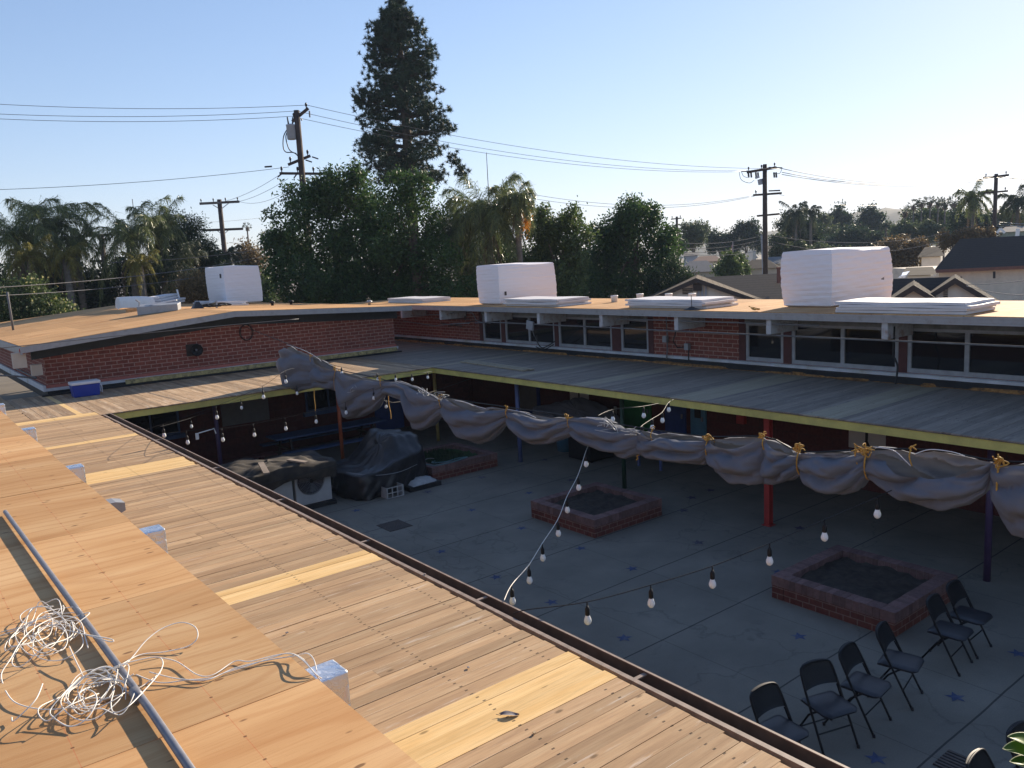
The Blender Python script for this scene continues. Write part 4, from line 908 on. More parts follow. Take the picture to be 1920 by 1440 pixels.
for (a, c_, xx, wd) in lv:
    rows = leaf_surf(onx(*a, xx+.06), onx(*c_, xx-.05), wd, (0.2, -.5, 1)); bb = MB(); bb.grid(rows); lo = bb.build('leaf', M['lf_bright'], pl, smooth=True)
    bb = MB(); edge = [r_[0] for r_ in rows]+[r_[-1] for r_ in rows[::-1]]; bb.tube(edge, .0032, 5); bb.build('rim', M['leafrim'], lo)

# ---- drains
def grate(c, ux, uy, W, L, n, lb, bars):
    t = thing('floor_drain', lb, 'drain', (c[0], c[1], 0))
    part(t, 'pit_shade', M['tar'], lambda b: b.box(c[0]-W/2, c[1]-L/2, .0045, c[0]+W/2, c[1]+L/2, .006))  # thin black sheet on the floor, painted shade below the bars
    part(t, 'bars', M['gutter'], lambda b: [b.box(c[0]-W/2+W*(i+.25)/n, c[1]-L/2, .0062, c[0]-W/2+W*(i+.75)/n, c[1]+L/2, .012) for i in range(n)])
grate((7.68, 13.87), 0, 0, .52, .56, 14, 'square rusty floor drain grate left of the middle planter', 1)
grate((7.78, 3.12), 0, 0, .36, .46, 7, 'slotted floor drain in front of the nearest chairs', 1)

# ---- covered air conditioner and tarp heaps
x0, x1, y0, y1, h = 5.35, 7.52, 16.28, 17.55, .90
ac = thing('air_conditioner', 'pale air conditioner with round fan grille under a brown tarp', 'air conditioner', ((x0+x1)/2, (y0+y1)/2, 0))
part(ac, 'pallet', M['tar'], lambda b: b.box(x0-.05, y0-.08, .003, x1+.06, y1, .10))
bevel(part(ac, 'casing', M['acwhite'], lambda b: (b.box(x0, y0, .102, x0+1.28, y1-.1, h), b.box(x0+1.34, y0, .102, x1, y1-.1, h))), .012)
fc_ = (x0+1.70, y0-.004, .62)
def fan(b):
    for r_ in np.linspace(.06, .31, 9): b.tube([(fc_[0]+r_*math.cos(a), fc_[1]-.012-.03*(1-(r_/.31)**2), fc_[2]+r_*math.sin(a)) for a in np.linspace(0, 2*math.pi, 30)[:-1]], .006, 4, closed=True)
    for a in np.linspace(0, 2*math.pi, 13)[:-1]: b.tube([(fc_[0]+.05*math.cos(a), fc_[1]-.045, fc_[2]+.05*math.sin(a)), (fc_[0]+.31*math.cos(a), fc_[1]-.01, fc_[2]+.31*math.sin(a))], .005, 4)
part(ac, 'fan_grille', M['steel'], fan)
part(ac, 'fan_recess_shade', M['tar'], lambda b: b.lathe(fc_, [(.30, 0), (.30, .003)], 28, axis=(0, -1, 0)))  # flat black disc on the casing, painted shade behind the grille
def blade(b):
    for k in range(3):
        a = .5+k*2.09; b.add([(fc_[0]+r_*math.cos(a+o_), fc_[1]-.006-.005*o_, fc_[2]+r_*math.sin(a+o_)) for r_, o_ in ((.05, 0), (.26, -.15), (.27, .45), (.07, .6))], [(0, 1, 2, 3)])
part(ac, 'fan_blade', M['panel'], blade)
from mathutils import noise as mnoise
def drape(b, outline_top, drop, hfun, nr=10, seed=1, wr=.03):
    rs = random.Random(seed); C = Vector((sum(p[0] for p in outline_top)/len(outline_top), sum(p[1] for p in outline_top)/len(outline_top), 0))
    ring = smooth_path([Vector((p[0], p[1], 0)) for p in outline_top], 12, True); N = len(ring); rows = []
    for i in range(13):
        t = (i/12)**.8; rows.append([(C.x+(p.x-C.x)*t, C.y+(p.y-C.y)*t, hfun(C.x+(p.x-C.x)*t, C.y+(p.y-C.y)*t)+(.012*math.sin(k*.65+i)+.012*math.sin(k*.25-i*1.)) if i else hfun(C.x, C.y)) for k, p in enumerate(ring)])
    for i in range(1, nr+1):
        t = i/nr; r = []
        for k, p in enumerate(ring):
            dd = Vector((p.x-C.x, p.y-C.y, 0)).normalized(); z1 = hfun(p.x, p.y); zb = max(.01, z1-drop(k/N, p)); fo_ = .045*t*math.sin(k*.45+math.sin(k*.15)*2)+.03*math.sin(k*1.05+i*.5)*t+.03*math.sin(t*3.14)
            r.append((p.x+dd.x*fo_, p.y+dd.y*fo_, z1+(zb-z1)*t))
        rows.append(r)
    out = []
    for r in rows: out.append([tuple(Vector(p)+wr*Vector((mnoise.noise(Vector(p)*4.2), mnoise.noise(Vector(p)*4.2+Vector((9, 2, 5))), .8*mnoise.noise(Vector(p)*3.4+Vector((1, 7, 3)))))+wr*.4*Vector((mnoise.noise(Vector(p)*11), mnoise.noise(Vector(p)*11+Vector((3, 3, 3))), 0))) for p in r])
    for r in out: r[:] = [(p[0], p[1], max(.012, p[2])) for p in r]
    b.grid(out, closev=True)
tp = MB(); drape(tp, [(x0-.1, y0-.10), (6.4, y0-.14), (x1+.06, y0-.1), (x1+.12, 16.9), (x1+.06, y1+.1), (6.4, y1+.1), (x0-.15, y1+.1), (x0-.2, 16.9)],
      lambda u, p: (.30+.10*math.sin(u*21)+(.12 if p.x > 7.0 and p.y < 16.4 else 0)), lambda x, y: 1.0+.05*math.sin(x*2.6+y)+.12*max(0, 1-abs(x-7.0)/.5)*max(0, 1-abs(y-16.5)/.4)+.03*math.sin(x*7.)*math.sin(y*6), 8)
tag(tp.build('tarp_cover', [M['tarp_brown']], smooth=True), 'dusty brown tarp tied over the air conditioner', 'tarp')
solo('tarp_band', M['rope'] if False else M['cable'], lambda b: b.tube([(x0-.25, y0-.19, .80), (6.4, y0-.23, .83), (x1+.1, y0-.2, .90), (x1+.22, 16.9, .9)], .008, 5), 'thin cord tied around the brown tarp', 'cord')
for a, c_, lb in (((489, 868), (500, 888), 'short scrap board propped on the brown tarp'), ((541, 862), (575, 867), 'grey scrap board lying at the back of the brown tarp')):
    A, B = onz(*a, 1.16 if a[0] < 520 else 1.1), onz(*c_, 1.09); solo('scrap_board', M['wood_dull'], lambda b: b.bar(A, B, .12, .035), lb, 'board', 'scrap boards on the brown tarp')
def heap_h(x, y):
    v = .60+.05*math.sin(x*3.)
    a = min(1, max(0, (x-8.55)/.62)); s = min(1, max(0, (9.93-x)/.06)); v += .60*a*s*min(1, max(0, (17.55-y)/.12))*min(1, max(.25, (y-15.86)/.5))
    return v
hp = MB(); drape(hp, [(8.05, 15.92), (8.7, 15.85), (9.4, 15.98), (9.85, 16.15), (9.95, 16.8), (9.8, 17.5), (8.9, 17.6), (8.1, 17.4), (7.9, 16.7)], lambda u, p: (1.4 if p.x < 8.9 else .95), heap_h, 20, 3, .028)
tag(hp.build('tarp_heap', M['tarp'], smooth=True), 'tall heap covered in black tarp and tied with cord, beside the grassy planter', 'tarp heap')
solo('cord_on_heap', M['zinc'], lambda b: b.tube(smooth_path([(7.92, 16.3, .62), (8.3, 15.86, .55), (8.9, 15.80, .50), (9.5, 15.98, .52), (9.98, 16.2, .55), (10.2, 16.25, .5)], 5), .007, 5), 'thin light cord around the black tarp heap', 'cord')
cr = thing('milk_crate', 'white plastic grid crate at the foot of the black tarp heap', 'crate', (8.75, 15.6, 0))
cx0, cy0 = 8.50, 15.58
def crate(b):
    for i in range(4): b.box(cx0+.13*i, cy0, .01, cx0+.13*i+.022, cy0+.02, .26)
    for z in (.01, .12, .24): b.box(cx0, cy0-.003, z, cx0+.41, cy0-.0005, z+.022)
    b.box(cx0-.003, cy0, .01, cx0-.0005, cy0+.3, .26); b.box(cx0+.413, cy0, .01, cx0+.43, cy0+.3, .26); b.box(cx0, cy0+.3, .01, cx0+.41, cy0+.31, .26)
M['dimwhite'] = pm('greyed_white', (.36, .36, .35), .7, .2, 9)  # white darkened to a mid grey
part(cr, 'grid', M['dimwhite'], crate)
def bag(b):
    rows = []
    for i in range(9):
        t = i/8; rows.append([(9.25+.72*t, 15.93+.05*t+.24*u, .10+.13*(math.sin(t*3.14)**.5)*(1-u*u)+.012*math.sin(i*2.+u*6)) for u in np.linspace(-1, 1, 9)])
    b.grid(rows)
bgt = thing('white_bag', 'flat white bag lying on a black pallet by the tarp heap', 'bag', (9.6, 15.95, 0))
part(bgt, 'sack', M['dimwhite'], bag, smooth=True); part(bgt, 'pallet', M['tar'], lambda b: b.box(9.15, 15.68, .004, 10.0, 16.2, .105))
# ---- picnic tables
pt = thing('picnic_table', 'long dark blue picnic table with benches under the left walkway', 'table', (9.6, 20.7, 0))
part(pt, 'tabletop', M['bench'], lambda b: [b.box(8.0, 20.42+.15*k, .72, 11.3, 20.42+.15*k+.14, .76) for k in range(5)])
for y in (19.98, 21.55): part(pt, 'bench_seat', M['bench'], lambda b: [b.box(8.0, y-.13+.14*k, .42, 11.3, y+.0+.14*k, .46) for k in range(2)])
for x in (8.4, 10.9): part(pt, 'leg_frame', M['trim'], lambda b: (b.bar((x, 20.1, .40), (x, 21.5, .40), .05, .06), b.bar((x, 20.5, .71), (x, 20.2, .01), .05, .07), b.bar((x, 21.1, .71), (x, 21.4, .01), .05, .07)))
solo('bench', M['brick_low'] if False else M['post_brown'], lambda b: (b.box(5.2, 20.2, .42, 7.9, 20.55, .46), b.box(5.5, 20.25, .01, 5.56, 20.5, .42), b.box(7.5, 20.25, .01, 7.56, 20.5, .42)), 'dark red bench under the left walkway beside the purple post', 'bench')
# ---- things by the far wall
hx = [onx(*q, 14.6) for q in [(1022, 800), (1132, 800)]]
cv = MB(); yA, yB = onx(1132, 795, 14.4)[1], onx(1022, 795, 14.4)[1]
drape(cv, [(14., yA), (14.5, yA-.05), (15.1, yA), (15.2, (yA+yB)/2), (15.1, yB), (14.5, yB+.1), (14., yB), (13.9, (yA+yB)/2)], lambda u, p: .35+.15*math.sin(u*17), lambda x, y: .92+.17*math.sin(x*3+y*2)+.22*max(0, 1-abs(y-(yA+yB)/2-.3)/.8), 6)
tag(cv.build('canvas_heap', M['canvas'], smooth=True), 'heap of grey canvas piled against the far wall', 'canvas heap')
solo('black_cart', M['black'], lambda b: (b.box(13.6, onx(1106, 840, 13.6)[1], .05, 14.4, onx(1066, 840, 13.6)[1], .62), b.box(13.7, onx(1102, 840, 13.6)[1], .0, 13.75, onx(1099, 840, 13.6)[1], .05)), 'black box shaped cart under the canvas heap', 'cart')
cc = onx(1050, 838, 14.); solo('teal_bin', M['teal_door'], lambda b: b.lathe((14.2, cc[1], 0), [(.22, 0), (.27, .5), (.29, .52)], 14), 'teal bin with white sack beside the black cart', 'bin', smooth=True)
cc = onx(1215, 868, 14.3); solo('blue_chair', M['p_blue'], lambda b: (b.box(14.2, cc[1]-.5, .38, 14.7, cc[1]+.3, .44), b.box(14.65, cc[1]-.5, .45, 14.7, cc[1]+.3, .85), b.box(14.22, cc[1]-.48, 0, 14.27, cc[1]-.43, .38), b.box(14.22, cc[1]+.22, 0, 14.27, cc[1]+.27, .38)), 'dark blue seat under the far walkway', 'seat')

# ================================================================== shade cloth
TOP = [(533, 652), (541, 648), (562, 658), (586, 667), (604, 678), (631, 694), (671, 705), (710, 714), (746, 715), (782, 726), (822, 748), (837, 745), (858, 752), (903, 764), (920, 761), (955, 768), (991, 776), (1030, 784), (1069, 784), (1111, 783), (1139, 788), (1157, 803), (1202, 806), (1226, 816), (1246, 810), (1290, 815), (1326, 822), (1350, 823), (1400, 820), (1422, 817), (1460, 834), (1495, 851), (1530, 847), (1562, 844), (1595, 846), (1622, 850), (1644, 838), (1671, 841), (1711, 849), (1747, 847), (1806, 857), (1862, 867), (1882, 872), (1930, 868), (2000, 880), (2080, 905)]
BOT = [(533, 698), (541, 728), (550, 737), (570, 731), (589, 727), (610, 726), (631, 733), (643, 762), (652, 786), (668, 784), (686, 779), (704, 770), (716, 752), (724, 739), (746, 744), (770, 750), (777, 776), (782, 803), (792, 806), (808, 800), (826, 782), (833, 778), (849, 800), (873, 821), (900, 832), (920, 826), (945, 800), (952, 793), (966, 808), (1006, 832), (1039, 830), (1060, 822), (1075, 816), (1099, 829), (1130, 838), (1157, 850), (1181, 859), (1196, 852), (1220, 855), (1262, 865), (1323, 871), (1330, 858), (1347, 879), (1383, 901), (1414, 907), (1454, 907), (1490, 898), (1503, 890), (1522, 910), (1552, 922), (1584, 926), (1611, 919), (1627, 897), (1644, 903), (1671, 917), (1706, 938), (1747, 949), (1785, 952), (1820, 944), (1850, 924), (1860, 892), (1866, 946), (1887, 977), (1909, 1001), (1935, 1004), (1965, 985), (2000, 930), (2080, 960)]
TIES = [586, 631, 718, 830, 953, 1071, 1200, 1327, 1436, 1502, 1628, 1862]
tx, ty = zip(*TOP); bx2, by2 = zip(*BOT)
def hashn(k): return math.sin(k*127.1+3.3)*.5+.5
us = []; x = 533.
while x < 2075: us.append(x); x += 2.1 if x < 1000 else 3.0
V = 56; rows = []
pn = Vector((1, -CPS, 0)).normalized()          # away from the camera side (+X)
for i, px in enumerate(us):
    yt, yb = np.interp(px, tx, ty), np.interp(px, bx2, by2)
    T = Vector(oncloth(px, yt)); B = Vector(oncloth(px, yb)); Cc = (T+B)/2; H = (T-B).length/2; up = (T-B).normalized()
    dt = min(abs(px-t) for t in TIES); k = sum(t < px for t in TIES)
    a_ = TIES[k-1] if k > 0 else 500; b_ = TIES[k] if k < len(TIES) else 2100; sp = (px-a_)/(b_-a_); sw = max(0., math.sin(math.pi*min(max(sp, 0), 1)))
    Dp = (.035+.19*sw**.7)*min(1., H/.14); Dp = min(Dp, H*1.0+.02)
    pocket = {11: .42, 6: .0, 7: .16, 8: .22, 9: .10, 4: .12, 2: .05, 1: .12}.get(k, .06)*sw**.6
    th0 = math.acos(1-2*min(.9, pocket)); ph = hashn(k)*6.28; row = []
    for j in range(V+1):
        s_ = j/V; th = th0+(2*math.pi-.35-th0)*s_; cu, sn = math.cos(th), -math.sin(th)
        wdt = .55+.45*(1-cu)/2
        fold = 0.
        for (n_, amp, dr) in ((6, .058, 3.0), (11, .012, -5.1), (21, .004, 7.0)):
            ss = math.sin(n_*th*.5+ph*n_+dr*(sp-.5)+.7*math.sin(sp*7+ph)); fold += amp*(2*abs(ss)**.65-1.1)
        nv_ = mnoise.noise(Vector((px*.011+th*.5, th*1.5-px*.004, k*3.1))); n2_ = mnoise.noise(Vector((px*.03-th*.8, th*2.6+px*.01, k*5.3)))
        fold += .030*(.35-2*abs(nv_))+.012*(.3-2*abs(n2_))
        fold *= (.55+.9*sw)*min(1, H/.12)
        near = math.exp(-dt*(.00055*px)/9.); pl_ = .016*near*math.sin(22*th+ph*3)
        q = Cc+up*(H*cu*(1+.3*fold))+pn*(-(Dp*wdt+fold+pl_)*sn*-1 if False else (Dp*wdt*(-sn)*-1))
        rad = (up*cu+pn*sn*-1*-1).normalized() if False else (up*cu*.35+pn*sn)
        q = Cc+up*(H*cu)+pn*(Dp*wdt*sn)+rad*((fold+pl_)*(.9 if abs(cu) < .93 else .35))
        row.append(q)
    # inner end curls below the cable
    rows.append(row)
cl = MB(); cl.grid(rows); clo = cl.build('shade_cloth', M['canvas'], smooth=True)
tag(clo, 'long grey shade cloth bunched and tied along a cable across the courtyard', 'shade cloth')
anchor = ony(456, 612, YW-.05)
def topw(px, dy=0): return Vector(oncloth(px, np.interp(px, tx, ty)+dy))
cpts = [Vector(anchor)]+[topw(px, -3) for px in (541, 586, 631, 718, 830)]+[topw(px, -4) for px in (953, 1071, 1200, 1327, 1436, 1502, 1628, 1750, 1862, 1960, 2060)]
solo('support_cable', M['cable'], lambda b: b.tube(smooth_path(cpts, 4), .009, 5), 'dark steel cable carrying the bunched shade cloth', 'cable')
hemp = [Vector(oncloth(*q))-pn*.02 for q in [(1069, 782), (1090, 779), (1111, 781), (1130, 785), (1150, 797), (1160, 806)]]
hems = [[(541, 646), (552, 649), (575, 657), (600, 671), (606, 678)], [(858, 750), (880, 754), (900, 761), (915, 765)], [(955, 766), (985, 772), (1010, 782)], [(745, 714), (790, 727), (822, 745), (840, 757)], [(1644, 836), (1680, 842), (1700, 858), (1714, 872)], [(1720, 850), (1750, 841), (1790, 845), (1815, 853)], [(1105, 781), (1135, 784), (1150, 795), (1160, 806)]]
for k, hm in enumerate(hems):
    bb = MB(); bb.tube(smooth_path([Vector(oncloth(*q))-pn*.05 for q in hm], 5), .004, 5); bb.build('hem_cord', M['cooler_white'], clo, smooth=True)
def knot(px, py, n, lb, size=.05, ring=True):
    c = Vector(oncloth(px, py)); rs = random.Random(int(px)); bb = MB()
    for _ in range(n):
        pts = [c-pn*.05+Vector((rs.gauss(0, size*.7), rs.gauss(0, size*.8), rs.gauss(.02, size*.9))) for _ in range(7)]; bb.tube(smooth_path(pts, 5), .0055, 5)
    if ring:
        yb = np.interp(px, bx2, by2); B = Vector(oncloth(px, yb)); H = (c-B).length/2; Cc = (c+B)/2; up = (c-B).normalized()
        bb.tube([Cc+up*(H*1.04*math.cos(a))+pn*((.075)*math.sin(a)) for a in np.linspace(0, 2*math.pi, 22)[:-1]], .0075, 5, closed=True)
    else: bb.tube(smooth_path([c-pn*.05, c-pn*.07-Vector((0, 0, .06)), c-pn*.06-Vector((0, .02, .14))], 4), .0065, 5)
    tag(bb.build('rope_tie', M['rope'], smooth=True), lb, 'rope', 'yellow rope ties on the shade cloth')
for px, py, n, lb in [(586, 668, 1, 'rope tie nearest the upper left end of the shade cloth'), (632, 692, 2, 'orange rope knot above the first big fold of the shade cloth'), (718, 712, 2, 'yellow rope knot above the second fold from the left'), (830, 748, 2, 'rope tie beside the white bulb cluster at the cloth'),
        (955, 766, 2, 'rope knot right above the blue post'), (1071, 782, 2, 'rope knot left of the twisted fold of the shade cloth'), (1228, 806, 1, 'long yellow rope loop above the shade cloth before the navy door'), (1332, 821, 3, 'thick yellow rope knot left of the red post'),
        (1438, 820, 2, 'thin yellow rope bow in front of the red post'), (1503, 842, 4, 'large tangled yellow rope knot right of the red post'), (1612, 842, 2, 'frayed orange rope end under the tree poster'), (1630, 846, 3, 'rope tie with hanging tail at the deep right fold'), (1714, 841, 1, 'small upright yellow rope stub on the deep fold'), (1878, 866, 4, 'yellow rope knot nearest the right edge')]:
    knot(px, py, n, lb, .030 if px > 1300 else .034, px in (1332, 1503, 1630, 1878, 632))
for a, c_, lb in (((589, 728), (591, 770), 'yellow rope tail hanging left of the orange post'), ((728, 740), (733, 785), 'yellow rope tail hanging before the navy corner door'), ((1199, 852), (1193, 862), 'short yellow rope tail under the middle of the cloth'), ((1699, 928), (1706, 941), 'short orange rope tail under the deep fold')):
    A, B = Vector(oncloth(*a)), Vector(oncloth(*c_)); solo('rope_tail', M['rope'], lambda b: b.tube(smooth_path([A, A.lerp(B, .4)+Vector((0, .02, 0)), A.lerp(B, .75)-Vector((0, .015, 0)), B], 4), .008, 5), lb, 'rope', 'yellow rope tails hanging from the shade cloth')
# ================================================================== string lights
def bulb_parts(t, c, hang, tilt=(0, 0)):
    c = Vector(c)
    prof = [(.012, .062), (.016, .05), (.021, .036), (.029, .014), (.0305, 0.0), (.0285, -.012), (.021, -.025), (.010, -.033), (.002, -.035)]
    bb = MB(); bb.lathe(c, prof, 14); bb.build('bulb', M['bulb'], t, smooth=True)
    bb = MB(); bb.lathe(c, [(.017, .045), (.0195, .06), (.019, .10), (.012, .115), (.008, .125)], 10); bb.tube([c+Vector((0, 0, .12)), c+Vector((0, 0, hang))], .006, 5); bb.build('socket', M['black'], t, smooth=True)
def string(lb, bulbs, D, pre=(), post=(), hang=.16, wm='cable', wr=.0042):
    """bulbs: pixels, D: forward distances per bulb"""
    P = []
    for (px, py), d in zip(bulbs, D):
        r_ = ray(px, py); P.append(CAM+r_/F_PX*d)
    t = thing('string_light', lb, 'string lights', tuple(P[0]), 'string lights over the courtyard')
    for p in P: bulb_parts(t, p, hang)
    wp = [Vector(p) for p in pre]+[Vector(p)+Vector((0, 0, hang+.004)) for p in P]+[Vector(p) for p in post]
    bb = MB(); bb.tube(smooth_path(wp, 5), wr, 6); bb.build('wire', M[wm], t, smooth=True)
    return t
lin = lambda a, b, n: [a+(b-a)*i/(n-1) for i in range(n)]
string('string of bulbs on white cord rising from the gutter to the middle of the cloth', [(961, 1128), (993, 1089), (1018, 1047), (1047, 1001), (1064, 957), (1085, 915), (1099, 871)], lin(7.6, 10.3, 7), pre=[(3.81, *onx(945, 1126, 3.81)[1:])], post=[Vector(oncloth(1103, 836))], wm='whitewire', wr=.004)
string('string of large bulbs nearest the camera, sloping from the gutter up to the right', [(1102, 1164), (1221, 1132), (1336, 1096), (1443, 1053), (1546, 1008), (1645, 965)], [6.5, 6.6, 6.7, 6.8, 6.9, 7.0], pre=[onx(962, 1151, 3.74), onx(990, 1143, 3.81)], post=[Vector(oncloth(1700, 905))], hang=.155)
string('upper string of bulbs over the left end of the courtyard', [(308, 817), (407, 783), (494, 745), (536, 716)], [13.8, 14.2, 14.6, 15.], pre=[onx(270, 807, 3.81)], post=[Vector(oncloth(556, 690))], hang=.2, wr=.0026)
string('lower string of bulbs over the left end of the courtyard', [(352, 830), (418, 825), (477, 816), (536, 804), (593, 791), (649, 774), (701, 747)], [13.6, 14, 14.4, 14.8, 15.2, 15.6, 16.], pre=[onx(296, 815, 3.81)], post=[Vector(oncloth(730, 730))], hang=.2, wr=.0026)
string('short rear string of bulbs before the grey board panel', [(359, 800), (453, 765), (557, 738)], [17., 17.4, 17.8], pre=[atd(300, 800, 16.)], post=[atd(640, 712, 19.)], hang=.18, wr=.0026)
string('string of small bulbs at the far corner of the courtyard', [(641, 700), (708, 711), (742, 712), (773, 712), (802, 708)], [17.5, 18.2, 18.6, 19., 19.4], pre=[atd(586, 672, 19.5)], post=[(12.1, 18.9, 2.2)], hang=.13)
string('string of small bulbs hanging low before the corner door', [(724, 763), (763, 761)], [17.2, 18.], pre=[Vector(oncloth(690, 742))], post=[(12.5, 17.5, 2.1)], hang=.13)
string('string of small bulbs rising from the cloth to the far fascia', [(1204, 817), (1223, 803), (1242, 789), (1254, 769)], [9.9, 10.6, 11.6, 12.8], pre=[Vector(oncloth(1200, 806))], post=[onx(1266, 748, 12.06)], hang=.12)
string('pair of bulbs hanging before the green door', [(1149, 787), (1207, 780)], [11.5, 11.8], pre=[Vector(oncloth(1120, 780))], post=[onx(1240, 755, 12.06)], hang=.14)
for px, py, lb in ((1005, 699 if False else 738, ''),): pass
for px, py, lb in ((679, 727, 'tangle of white clips on the left folds of the cloth'), (808, 735, 'cluster of white bulbs clipped above the cloth before the corner post'), (845, 743, 'white wire bundle at the tie left of the blue post'), (1150, 792, 'white wire bundle on the twisted fold'), (1207, 806, 'cluster of white sockets where two strings meet the cloth')):
    c = Vector(oncloth(px, py))-pn*.16; rs = random.Random(px)
    solo('socket_cluster', M['dimwhite'], lambda b: [b.tube(smooth_path([c+Vector((rs.gauss(0, .06), rs.gauss(0, .10), rs.gauss(0, .045))) for _ in range(4)], 3), .005, 5) for _ in range(4)], lb, 'wire bundle', 'white wire bundles on the shade cloth', smooth=True)
c = ony(370, 817, 17.); solo('plug_adapter', M['cooler_white'], lambda b: (b.box(c[0]-.03, c[1], c[2]-.08, c[0]+.03, c[1]+.03, c[2]+.05), b.tube([(c[0]+.03, c[1], c[2]+.05), (c[0]+.2, c[1], c[2]+.07), (c[0]+.35, c[1], c[2]+.09), (c[0]+.38, c[1], c[2]-.02)], .012, 5)), 'white plug adapter hanging among the left bulbs', 'plug')

# ================================================================== on the near roofs
solo('conduit_pipe', M['steel'], lambda b: (b.tube([(.515, -1.5, 3.770), (.530, 2.6, 3.770), (.493, 5.62, 3.770)], .0125, 10), b.tube([(.522, 2.70, 3.770), (.5218, 2.76, 3.770)], .0185, 10)), 'thin grey metal conduit lying along the plywood', 'pipe', smooth=True)
wp = MB(); ZP = 3.752
def wloop(cx, cy, rx, ry, rot, n, hmax, turns=1., seed=0):
    rs = random.Random(seed); pts = []; N = int(n*turns)
    for i in range(N):
        a = 2*math.pi*i/n+rs.uniform(-.1, .1); dr_ = (1-.10*i/n); r1 = rx*dr_*(1+rs.uniform(-.10, .10)); r2 = ry*dr_*(1+rs.uniform(-.10, .10))
        x, y = r1*math.cos(a), r2*math.sin(a); pts.append((cx+x*math.cos(rot)-y*math.sin(rot), cy+x*math.sin(rot)+y*math.cos(rot), ZP+.004+hmax*abs(rs.gauss(0, .45))))
    wp.tube(smooth_path(pts, 6), .0019, 5)
pw = lambda px, py: onz(px, py, 3.76)
A = pw(92, 1195); Bc = pw(185, 1305)
for k in range(9): wloop(A[0]+random.gauss(0, .025), A[1]+random.gauss(0, .05), random.uniform(.03, .10), random.uniform(.12, .32), random.uniform(-.55, .1), 8, .05, random.uniform(1.0, 1.9), 10+k)
for k in range(8): wloop(Bc[0]+random.gauss(0, .03), Bc[1]+random.gauss(0, .04), random.uniform(.03, .10), random.uniform(.08, .20), random.uniform(-.9, .2), 8, .05, random.uniform(.9, 1.8), 50+k)
def wtrace(pix, hs=None):
    P = [Vector(onz(px, py, ZP+(hs[i] if hs else .01))) for i, (px, py) in enumerate(pix)]; wp.tube(smooth_path(P, 7), .0021, 5)
wtrace([(228, 1255), (250, 1230), (275, 1200), (305, 1178), (340, 1167), (366, 1176), (370, 1196), (352, 1212), (310, 1222), (262, 1228), (220, 1250), (175, 1268), (150, 1270)], [.02, .03, .05, .06, .06, .05, .03, .01, .01, .02, .03, .02, .01])
wtrace([(130, 1212), (140, 1235), (150, 1255), (160, 1270), (190, 1262), (230, 1245), (290, 1232), (305, 1240), (300, 1260), (275, 1290), (240, 1325), (215, 1336), (208, 1320), (215, 1290)], [.04, .03, .02, .02, .03, .04, .03, .03, .03, .03, .04, .02, .02, .02])
wtrace([(150, 1270), (120, 1300), (95, 1330), (100, 1345), (130, 1362), (160, 1350), (180, 1320), (178, 1300), (160, 1290)], [.02, .05, .03, .02, .01, .02, .04, .05, .03])
wtrace([(80, 1282), (68, 1310), (45, 1335), (25, 1352), (22, 1345)], [.06, .05, .03, .01, .01]); wtrace([(2, 1185), (40, 1175), (80, 1158), (105, 1150), (118, 1135), (117, 1148), (95, 1150), (50, 1168), (38, 1155), (60, 1140), (100, 1137)], [.01, .02, .03, .03, .05, .04, .02, .02, .04, .05, .04])
wtrace([(0, 1192), (60, 1172), (110, 1165), (160, 1150), (166, 1152), (140, 1172)], [.01, .02, .02, .03, .04, .03]); wtrace([(5, 1282), (3, 1262), (20, 1235), (45, 1195), (80, 1168), (120, 1155), (150, 1165), (160, 1195), (165, 1215)], [.02, .04, .06, .07, .06, .05, .04, .03, .02])
wtrace([(10, 1295), (30, 1318), (80, 1330), (140, 1325), (200, 1310), (260, 1290), (300, 1262)], [.01]*7); wtrace([(110, 1178), (160, 1190), (206, 1203), (207, 1198), (150, 1188)], [.02, .03, .05, .05, .03])
wtrace([(290, 1232), (330, 1240), (370, 1265), (400, 1265), (440, 1240), (470, 1240), (520, 1228), (548, 1226), (570, 1240), (590, 1262), (603, 1272)], [.02, .01, .01, .006, .006, .01, .01, .02, .03, .01, -.02])
wtrace([(280, 1260), (330, 1272), (385, 1275), (420, 1262), (460, 1250), (510, 1233), (540, 1225), (566, 1234), (585, 1256), (600, 1275)], [.02, .01, .01, .006, .006, .008, .015, .025, .01, -.03])
wtrace([(255, 1265), (300, 1280), (350, 1275), (400, 1270), (440, 1253), (500, 1238), (552, 1230), (575, 1225), (588, 1236), (594, 1258)], [.02, .01, .006, .006, .006, .008, .012, .03, .03, .01])
tag(wp.build('wire_tangle', M['whitewire'], smooth=True), 'tangle of loose white wire lying on the plywood', 'wire')
lf = onz(958, 1340, ZD+.006)
def dleaf(b):
    rows = []
    for i in range(9):
        t = i/8; hw = .028*math.sin(math.pi*min(1, .06+t*.92))**.8
        rows.append([(lf[0]-.055+.11*t*.85+.3*hw*u, lf[1]+.035-.07*t+hw*u, lf[2]+.003+.006*math.sin(t*5)+.008*abs(u)) for u in (-1, -.4, 0, .4, 1)])
    b.grid(rows); b.tube([rows[0][2], (rows[0][2][0]-.02, rows[0][2][1]+.02, lf[2]+.01)], .002, 4)
solo('dead_leaf', M['leafdry'], dleaf, 'dry curled grey leaf lying on the bright new boards', 'leaf', smooth=True)
for px, py, a, lb in ((538, 1187, .3, 'small blue grey chip of debris on the weathered boards'), (797, 1077, .8, 'small dark chip beside the gutter'), (878, 1252, 1.2, 'small dark splinter on the boards right of the foil box'), (1002, 1374, .2, 'small pale splinter near the dry leaf')):
    c = onz(px, py, ZD+.006); solo('debris_chip', M['leafdry'] if px < 1000 else M['wood'], lambda b: b.obox((c[0], c[1], c[2]+.004), .022, .014, .005, a, .2), lb, 'debris', 'small debris on the weathered boards')
